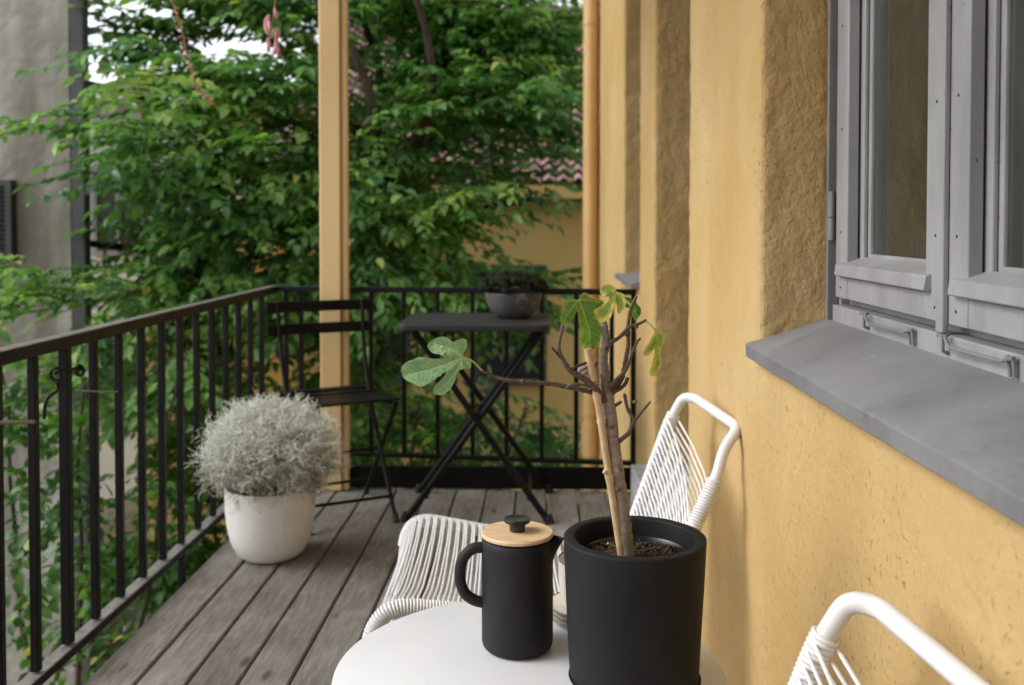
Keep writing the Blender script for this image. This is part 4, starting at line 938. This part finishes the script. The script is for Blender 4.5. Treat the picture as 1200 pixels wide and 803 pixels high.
# ---- white cord lounge chairs
ch = thing('cord_armchair', 'white cord lounge chair behind the round table with its back against the yellow wall', 'chair', (0.02, 2.17, 0), 'white cord lounge chairs')
TRd = 0.0118
F = [(-0.40, 2.47, 0.006), (-0.345, 2.43, 0.385), (0.05, 2.385, 0.330), (0.195, 2.385, 0.345), (0.300, 2.365, 0.652), (0.325, 2.352, 0.702), (0.352, 2.335, 0.702)]
Nn = [(-0.40, 1.83, 0.006), (-0.325, 1.865, 0.385), (0.07, 1.945, 0.325), (0.222, 1.965, 0.345), (0.352, 2.030, 0.600), (0.366, 2.045, 0.648), (0.402, 2.070, 0.688)]
fp = fillet(F, [0, .07, .12, .10, .05, .03, 0], 8); npth = fillet(Nn, [0, .07, .12, .10, .05, .03, 0], 8)
full = fillet([*F[:-1], F[-1], Nn[-1], *reversed(Nn[:-1])], [0, .07, .12, .10, .05, .025, .02, .025, .03, .05, .10, .12, .07, 0], 8)
MB().tube(full, TRd, 16).build('frame', 'white_tube', ch)
for s_, a in ((1, F), (-1, Nn)):
    b0 = Vector(a[3]); MB().tube(fillet([b0 + Vector((-0.05, -s_ * .012, -0.022)), b0 + Vector((0.02, s_ * 0.01, -0.12)), b0 + Vector((0.085, s_ * 0.03, -0.339))], .05), TRd, 12).build('rear_leg', 'white_tube', ch)
def resample(P, ds):
    out = [P[0].copy()]; acc = 0
    for i in range(len(P) - 1):
        a, b_ = P[i], P[i + 1]; l = (b_ - a).length; t = 0
        while acc + (l - t) >= ds:
            t += ds - acc; acc = 0; out.append(a.lerp(b_, t / l))
        acc += l - t
    return out
def part_of(P, cond): return [p_ for p_ in P if cond(p_)]
def rings(path, lo, hi, ds=0.0062):
    """cord wound round a tube between arc lengths lo and hi"""
    Q = resample(path, ds); mb = MB()
    for i in range(1, len(Q) - 1):
        s_ = i * ds
        if not (lo <= s_ <= hi): continue
        t = (Q[i + 1] - Q[i - 1]).normalized(); u = t.orthogonal().normalized(); v_ = t.cross(u)
        mb.tube([Q[i] + (u * math.cos(2 * PI * j / 14) + v_ * math.sin(2 * PI * j / 14)) * (TRd + 0.0022) + t * (j / 14 - .5) * ds * 0.3 for j in range(14)], 0.0029, 6, closed=True)
    return mb
lenF = sum((fp[i + 1] - fp[i]).length for i in range(len(fp) - 1)); lenN = sum((npth[i + 1] - npth[i]).length for i in range(len(npth) - 1))
seat_lo = 0.31
rings(fp, seat_lo, lenF - 0.075).build('cord_wrap', 'white_cord', ch); rings(npth, seat_lo, lenN - 0.125).build('cord_wrap', 'white_cord', ch)
QF = resample(fp, 0.002); QN = resample(npth, 0.002)
def atF(s_): return QF[max(0, min(len(QF) - 1, int(s_ / 0.002)))]
def atN(s_): return QN[max(0, min(len(QN) - 1, int(s_ / 0.002)))]
sF0, sN0 = 0.335, 0.335
bF = next(i for i, p_ in enumerate(QF) if i > 150 and p_.z > 0.352 and p_.x > 0.1) * 0.002; bN = next(i for i, p_ in enumerate(QN) if i > 150 and p_.z > 0.352 and p_.x > 0.1) * 0.002
cord = MB(); nC = 30
for i in range(nC):
    t = i / (nC - 1); a = atF(sF0 + (bF - sF0) * t); b_ = atN(sN0 + (bN - sN0) * t)
    for w_ in (0, 1):
        off = Vector((0.0075 * w_, 0, 0)); up = Vector((0, 0, 0.013)); sag = 0.020
        sl_ = Vector((0.0016 * (1 if w_ else -1), 0, 0))
        pts = [a + off + up - sl_ + Vector((0, .004, -.004)), a.lerp(b_, .04) + off + up - sl_ * .8]
        pts += [a.lerp(b_, t2) + off + up * 0.7 + sl_ * (2 * t2 - 1) - Vector((0, 0, sag * 4 * t2 * (1 - t2))) for t2 in (.2, .35, .5, .65, .8)]
        pts += [a.lerp(b_, .96) + off + up + sl_ * .8, b_ + off + up + sl_ + Vector((0, -.004, -.004))]
        cord.tube(catmull(pts, 2), 0.0022, 6)
cord.build('seat_cord', 'white_cord', ch)
cord = MB(); nC = 23; eF, eN = lenF - 0.085, lenN - 0.135
nrm = Vector((-0.94, 0.05, 0.34)) * 0.0145
for i in range(nC):
    t = i / (nC - 1)
    a = atF(bF + (eF - bF) * t); b1 = atN(bN + (eN - bN) * max(0, t - 0.22)); 
    for sg, tb_ in ((1, t - 0.30), (-1, t - 0.12)):
        if tb_ < -0.30: continue
        b_ = atN(bN + (eN - bN) * tb_)
        q0 = a + nrm * sg * (1 if sg > 0 else .9); q1 = b_ + nrm * sg * (1 if sg > 0 else .9)
        sagv = nrm.normalized() * (-0.012)
        cord.tube([q0, q0.lerp(q1, .33) + sagv, q0.lerp(q1, .66) + sagv, q1], 0.0024, 6)
cord.build('back_cord', 'white_cord', ch)
# second chair, nearer the camera: same build
ch2 = ch.copy(); col.objects.link(ch2); ch2.location = (0.02 + 0.008, 2.17 - 1.262, 0); ch2['label'] = 'white cord lounge chair in the near right corner, only its curved back tube in view'
for o in list(ch.children):
    c2_ = o.copy(); col.objects.link(c2_); c2_.parent = ch2

# ================================================================== POTTED FIG
SC = 842.0; fx, fy = 0.1220, 1.360; ZS = 0.6607   # stem meets the soil at height ZS
fig = thing('potted_fig_tree', 'pruned fig tree with few lobed leaves in a charcoal pot on the white table', 'potted plant', (fx, fy, TT))
z0 = TT + 0.0035; PH = 0.1945
def wob(p_, r_, z, a):
    if r_ > 0.07: k_ = 0.0016 * noise.noise(Vector((math.cos(a) * 1.5, math.sin(a) * 1.5, z * 7))); p_.x += k_ * math.cos(a); p_.y += k_ * math.sin(a)
    if abs(z - PH) < 0.006: p_.z += 0.0012 * noise.noise(Vector((math.cos(a) * 3, math.sin(a) * 3, 4.1)))
    return p_
prof = [(0.0, 0.0), (0.0865, 0.0), (0.0893, 0.003)] + [(0.0894 + 0.0090 * i / 12, 0.003 + (PH - 0.009) * i / 12) for i in range(1, 13)] + [(0.0985, PH - 0.003), (0.0982, PH - 0.0008), (0.0974, PH), (0.0850, PH), (0.0840, PH - 0.001), (0.0832, PH - 0.004), (0.081, PH - 0.055), (0.0, PH - 0.056)]
MB().lathe(prof, (fx, fy, z0), 128, close=False, warp=wob).build('pot', 'pot_concrete', fig, smooth=50)
MB().lathe([(0.0, 0.0), (0.088, 0.0), (0.0905, 0.001), (0.0915, 0.0035), (0.0908, 0.0050), (0.0897, 0.0032), (0.0, 0.0031)], (fx, fy, TT + 0.0004), 96, close=False).build('saucer', 'pot_concrete', fig)
zi = ZS - 0.009
MB().lathe([(0.066, -0.03), (0.070, 0.006), (0.0725, 0.010), (0.0760, 0.0095), (0.0760, 0.0068), (0.0735, 0.0065), (0.073, -0.03)], (fx + .002, fy, zi), 96, close=False).build('nursery_pot', 'nursery_plastic', fig)
sm = bmesh.new(); bmesh.ops.create_grid(sm, x_segments=90, y_segments=90, size=0.071)
for v_ in list(sm.verts):
    if v_.co.length > 0.0705: sm.verts.remove(v_)
for v_ in sm.verts:
    v_.co.z += 0.006 * noise.noise(v_.co * 60) + 0.004 * noise.noise(v_.co * 170) + 0.003 * noise.noise(v_.co * 420)
for i in range(420):
    a = random.random() * 2 * PI; r_ = math.sqrt(random.random()) * 0.068; s_ = random.uniform(.0007, .0030)
    bmesh.ops.create_icosphere(sm, subdivisions=1, radius=1, matrix=Matrix.Translation((r_ * math.cos(a), r_ * math.sin(a), random.uniform(0, .006))) @ Matrix.Rotation(a, 4, 'Z') @ Matrix.Diagonal((s_ * random.uniform(.8, 2.4), s_, s_ * .8, 1)))
me = bpy.data.meshes.new('soil'); sm.to_mesh(me); so_ = bpy.data.objects.new('soil', me); col.objects.link(so_); so_.parent = fig; me.materials.append(M['soil']); so_.location = (0.002, 0, zi - TT + 0.001)

def fpt(u, v_, d=0.0):     # sketch units (1/813 m) measured from the foot of the stem
    return Vector((fx - 0.0127 + (u - 733) / SC, fy + d, ZS + (648 - v_) / SC))
trunk = MB(); trunk.att['young'] = {}
def branch(pts, r0, r1, young, knob=0.12, n=10, ds=None, base=None):
    P3 = [fpt(*q) for q in pts]; q = catmull(P3, 7); m = len(q); st = len(trunk.v); rr = []
    for i in range(m):
        t = i / (m - 1); r_ = (r0 + (r1 - r0) * t) / SC / 2 * (0.86 if young > 0.3 else 0.95)
        r_ *= 1 + knob * max(0, math.sin(i * 1.9 + pts[0][0])) ** 3 * 2.2 + 0.08 * noise.noise(q[i] * 90); rr.append(r_)
        if 0 < i < m - 1: q[i] = q[i] + Vector(noise.noise_vector(q[i] * 45)) * 0.0011
    e = q[-1] + (q[-1] - q[-2]).normalized() * rr[-1] * .8; q.append(e); rr.append(rr[-1] * 0.45)
    trunk.tube(q, rr, n); trunk.mark('young', young, st)
branch([(734, 656, 0), (731, 620, 0), (727, 590, .001), (723, 555, 0), (718, 520, 0), (715, 490, 0), (711, 462, 0)], 20, 15, 0.0, 0.05, 16)
branch([(711, 470, 0), (709, 440, .002), (706.5, 420, .003), (709.5, 400, .002), (708, 388, .001), (705.5, 370, 0)], 14, 8.5, 0.35)
branch([(707, 412, 0), (715, 402, -.002), (724, 395.7, -.004), (736, 383.7, -.008), (746, 379, -.010), (754.5, 374.5, -.012)], 6.5, 3.2, 0.9)
branch([(714, 462, .005), (727, 448, .012), (732.6, 431, .016), (735, 418, .018), (736.6, 405, .02), (736.5, 385, .02), (738, 369, .02), (741, 360, .02), (746, 350, .02)], 7.5, 3.8, 0.8)
branch([(713, 455, -.004), (721, 445, -.008), (731.5, 432, -.012), (736, 421, -.014), (740, 409, -.016), (747.6, 395.5, -.018)], 7, 3, 0.9)
branch([(712, 472, -.002), (703, 461, -.010), (694, 451, -.016), (682, 441, -.02), (670, 433, -.024), (661, 422, -.028), (655.9, 412, -.03), (654.5, 399.7, -.03), (658.9, 380, -.03)], 10, 4.2, 0.75)
branch([(660, 421, -.028), (653, 412, -.032), (647, 404.5, -.034)], 4, 2.5, 1)
branch([(668, 433, -.022), (676, 428, -.018), (687, 423.5, -.012)], 5, 3, 1)
branch([(695, 453, -.012), (688, 441, -.006), (682, 432, 0)], 15, 13, 0.25)
branch([(700, 455, -.01), (694, 440, .0), (699, 426, .008)], 6, 4, 0.8)
branch([(690, 450, -.02), (672, 447, -.026), (662, 452, -.028)], 4.5, 2.6, 0.8)
branch([(709, 470, .004), (700, 463.5, .0), (692.7, 459, -.004), (676, 454.5, -.008), (659, 451, -.012), (640, 448, -.016), (619, 445, -.02), (603, 444, -.022), (587, 441, -.025), (575, 436, -.027), (567, 431.5, -.028)], 7.5, 3.6, 0.85)
branch([(719, 476, 0), (724, 473, .0), (727, 470.5, -.002)], 5, 3.5, 0.7)
branch([(720, 522, .0), (729, 513, -.004), (736, 505, -.008), (742.7, 491, -.012), (750, 480, -.016), (759, 468, -.02)], 7, 2.8, 0.85)
branch([(742.7, 491, -.012), (737, 482, -.010), (733, 474, -.010), (730.4, 461, -.010)], 5.5, 4.5, 0.85)
branch([(736, 444, .012), (731, 452, .006), (717, 462, .002)], 5, 5, 0.85)
for (u, v_, d, a) in ((722, 572, -.010, 1), (727, 549, -.008, 0), (715, 500, -.009, 1), (733, 395, .02, 1), (745, 383, -.01, 0), (741, 470, -.011, 1), (611, 446, -.021, 1)):
    st = len(trunk.v); p_ = fpt(u, v_, d); trunk.tube([p_, p_ + Vector((0.003 * (1 if a else -1), -0.002, 0.003)), p_ + Vector((0.004 * (1 if a else -1), -0.002, 0.005))], [0.0028, 0.0022, 0.0008], 8); trunk.mark('young', .7, st)
trunk.build('trunk', 'fig_bark', fig, smooth=60)
bs = MB(); bp = [fpt(728, 652, -.006), fpt(712, 548, -.008), fpt(700, 470, -.012), fpt(688, 408, -.012)]
q = catmull(bp, 10); rr = [0.0052 + (0.0010 if i in (9, 21) else 0) for i in range(len(q))]
bs.tube(q, rr, 12)
for (u, v_) in ((713.5, 556), (704, 492)): bs.tube([fpt(u + .3, v_ + 2.5, -.0085), fpt(u - .2, v_ - 1.5, -.0085)], 0.0066, 12)
bs.tube([fpt(709, 549, -.012), fpt(706.5, 552, -.014)], [0.003, 0.0022], 8)
bs.build('bamboo_stake', 'bamboo', fig)
lbl = MB(); lbl.bar(fpt(722, 646, .02), fpt(713, 641, .015), 0.003, 0.003); lbl.build('plant_label', 'fig_stalk', fig)

def fig_leaf(outline, veins, off, scale, depth, mat, name='leaf', bend=(0, 0), edge_y=0.5, cup=0.006, seed=0):
    """outline / veins in sketch units of an enlarged tracing; off+p/scale gives sketch units"""
    cv = lambda q: ((off[0] + q[0] / scale - 733) / SC, (648 - (off[1] + q[1] / scale)) / SC)
    o2 = [Vector((*cv(q), 0)) for q in outline]; cur = catmull(o2, 5, closed=True)
    cur = [Vector((p_.x, p_.y)) + Vector((noise.noise(Vector((p_.x * 900, p_.y * 900, seed))), noise.noise(Vector((p_.x * 900, p_.y * 900, seed + 5))))) * 0.0005 for p_ in cur]
    xs_ = [p_.x for p_ in cur]; ys_ = [p_.y for p_ in cur]; nb = len(cur); st = 0.00125; pts = list(cur)
    def inside(x, y):
        c_ = False; j = nb - 1
        for i in range(nb):
            if (ys_[i] > y) != (ys_[j] > y) and x < (xs_[j] - xs_[i]) * (y - ys_[i]) / (ys_[j] - ys_[i]) + xs_[i]: c_ = not c_
            j = i
        return c_
    A = np.array([[p_.x, p_.y] for p_ in cur])
    yv = min(ys_)
    while yv < max(ys_):
        xv = min(xs_)
        while xv < max(xs_):
            if inside(xv, yv) and np.min(np.hypot(A[:, 0] - xv, A[:, 1] - yv)) > 0.0007: pts.append(Vector((xv + random.uniform(-.0002, .0002), yv)))
            xv += st
        yv += st
    r_ = delaunay_2d_cdt(pts, [(i, (i + 1) % nb) for i in range(nb)], [list(range(nb))], 1, 1e-6)
    V2, F2 = r_[0], r_[2]
    lines = []
    for vn in veins:
        L3 = catmull([Vector((*cv(q), 0)) for q in vn], 6); lines.append(np.array([[p_.x, p_.y] for p_ in L3]))
    P2 = np.array([[p_.x, p_.y] for p_ in V2])
    def dist(L_):
        best = np.full(len(P2), 9.0); par = np.zeros(len(P2)); side = np.zeros(len(P2)); tot = 0
        for a, b_ in zip(L_[:-1], L_[1:]):
            d = b_ - a; l = np.hypot(*d) + 1e-9; t = np.clip(((P2 - a) @ d) / l / l, 0, 1); q_ = a + t[:, None] * d; dd = np.hypot(*(P2 - q_).T)
            m_ = dd < best; best[m_] = dd[m_]; par[m_] = (tot + t * l)[m_]; side[m_] = np.sign((P2 - q_) @ np.array([-d[1], d[0]]))[m_]; tot += l
        return best, par, side, tot
    vein = np.zeros(len(P2)); near = np.full(len(P2), 9.0); sec = np.zeros(len(P2))
    for L_ in lines:
        b_, s_, sd_, tot = dist(L_); wv = 0.0009 * (1 - 0.5 * s_ / max(tot, 1e-6)); vein = np.maximum(vein, np.clip(1.4 - b_ / wv, 0, 1))
        ph = (s_ - b_ * 0.75 + 0.002 * (sd_ > 0)) / 0.0085; fr_ = np.abs(ph - np.round(ph)) * 0.0085
        s2 = np.clip(1.0 - fr_ / 0.0007, 0, 1) * 0.5 * (b_ < 0.030) * (s_ - b_ * 0.75 > 0.003); m_ = b_ < near; sec[m_] = s2[m_]; near[m_] = b_[m_]
    vein = np.maximum(vein, sec)
    ed = np.array([np.min(np.hypot(A[:, 0] - p_[0], A[:, 1] - p_[1])) for p_ in P2]); edge = np.clip(1 - ed / 0.012, 0, 1) * edge_y
    bx_, by_ = np.array(cv(veins[0][0])); rel = P2 - np.array([bx_, by_])
    dep = depth + bend[0] * rel[:, 0] + bend[1] * rel[:, 1] + cup * np.clip(near / 0.012, 0, 1.6) * -1 + 14 * (rel[:, 0] ** 2 + rel[:, 1] ** 2) * 0.35
    tip = np.hypot(rel[:, 0], rel[:, 1]); edge = np.clip(edge + edge_y * 0.6 * np.clip(tip / tip.max() - .55, 0, 1), 0, 1)
    V = []
    for i, p_ in enumerate(P2):
        wv = 0.0022 * noise.noise(Vector((p_[0] * 60, p_[1] * 60, seed))) + 0.0012 * noise.noise(Vector((p_[0] * 190, p_[1] * 190, seed + 3)))
        V.append(Vector((fx - 0.0127 + p_[0], fy + dep[i] + wv, ZS + p_[1])))
    mb = MB(); mb.v = V; mb.f = [tuple(f_) for f_ in F2]
    mb.att['vein'] = {i: float(x) for i, x in enumerate(vein)}; mb.att['edge'] = {i: float(x) for i, x in enumerate(edge)}
    return mb.build(name, mat, fig, smooth=80)
L1 = [(410, 292), (427, 262), (425, 238), (405, 238), (386, 246), (372, 234), (345, 234), (316, 252), (309, 266), (325, 283), (348, 286), (357, 296), (330, 300), (282, 299), (262, 310), (235, 323), (215, 345), (212, 366), (224, 386), (250, 391), (270, 397), (288, 393), (318, 372), (345, 352), (364, 336), (350, 362), (326, 384), (317, 402), (321, 420), (345, 418), (366, 400), (385, 372), (398, 338), (415, 326), (436, 322), (437, 304), (425, 296)]
v1 = [[(412, 293), (330, 330), (225, 370)], [(412, 293), (385, 270), (330, 255)], [(412, 293), (385, 350), (330, 410)], [(412, 293), (424, 270), (420, 248)], [(412, 293), (425, 308), (430, 315)]]
l = fig_leaf(L1, v1, (380, 300), 2.51, -0.030, 'fig_leaf_pale', bend=(-0.25, -0.35), edge_y=0.35, seed=1); l['label'] = 'large pale green leaf at the end of the long left branch'
L2 = [(185, 153), (160, 148), (112, 149), (96, 165), (100, 200), (85, 240), (82, 282), (102, 299), (132, 284), (160, 256), (178, 222), (190, 250), (194, 300), (206, 342), (194, 390), (206, 430), (238, 463), (265, 476), (296, 456), (316, 420), (326, 370), (336, 330), (306, 292), (284, 244), (310, 205), (332, 170), (292, 146), (252, 140), (236, 114), (214, 112), (198, 130)]
v2 = [[(188, 154), (225, 250), (258, 360), (265, 465)], [(188, 154), (145, 210), (105, 285)], [(188, 154), (240, 160), (315, 172)], [(188, 154), (205, 135), (222, 120)], [(188, 154), (150, 158), (110, 165)]]
l = fig_leaf(L2, v2, (640, 320), 5.02, -0.024, 'fig_leaf_green', bend=(0.2, -0.3), edge_y=0.55, seed=2); l['label'] = 'big drooping mid green leaf in front of the bamboo stake'
L3 = [(397, 100), (390, 78), (360, 60), (326, 65), (305, 90), (311, 116), (332, 131), (366, 131), (350, 156), (320, 184), (277, 208), (274, 222), (284, 240), (288, 266), (320, 284), (350, 271), (370, 246), (386, 202), (397, 170), (401, 198), (411, 231), (430, 216), (446, 190), (451, 152), (432, 112)]
v3 = [[(396, 101), (360, 170), (300, 260)], [(396, 101), (360, 85), (325, 85)], [(396, 101), (415, 150), (420, 215)]]
l = fig_leaf(L3, v3, (640, 320), 5.02, -0.040, 'fig_leaf_yellow', bend=(-0.25, -0.2), edge_y=0.95, seed=3); l['label'] = 'topmost leaf, yellowing along its edge'
L4 = [(450, 158), (470, 149), (502, 160), (532, 185), (560, 215), (567, 245), (556, 275), (526, 292), (510, 262), (500, 222), (478, 216), (455, 190)]
l = fig_leaf(L4, [[(460, 160), (510, 200), (545, 270)]], (640, 320), 5.02, 0.026, 'fig_leaf_green', bend=(0.3, 0), edge_y=0.3, seed=4)
L5 = [(630, 333), (660, 340), (683, 360), (680, 400), (668, 430), (662, 480), (671, 520), (672, 546), (651, 590), (628, 613), (604, 597), (605, 560), (615, 530), (622, 490), (621, 440), (602, 470), (582, 481), (559, 474), (561, 453), (577, 424), (600, 382), (615, 350)]
l = fig_leaf(L5, [[(630, 335), (648, 430), (640, 520), (632, 600)], [(630, 335), (605, 400), (570, 465)], [(630, 335), (660, 360), (675, 380)]], (640, 320), 5.02, -0.018, 'fig_leaf_yellow', bend=(0.3, -0.1), edge_y=0.9, seed=5); l['label'] = 'narrow yellowing leaf hanging at the right'
def stalk(pts, r_=0.0015): MB().tube(catmull([fpt(*q) for q in pts], 5), r_, 7).build('leaf_stalk', 'fig_stalk', fig)
stalk([(567, 431.5, -.028), (560, 424, -.030), (554, 419.5, -.031), (544, 416.5, -.031)])
stalk([(754.5, 375.5, -.012), (759, 379, -.015), (764, 384, -.018), (765.5, 387, -.018)]); stalk([(706, 372, 0), (712, 358, -.02), (718.5, 341, -.039)]); stalk([(705, 371, 0), (694, 352, -.018), (677.5, 351, -.024)]); stalk([(741, 361, .02), (735, 355, .024), (731, 351, .026)])
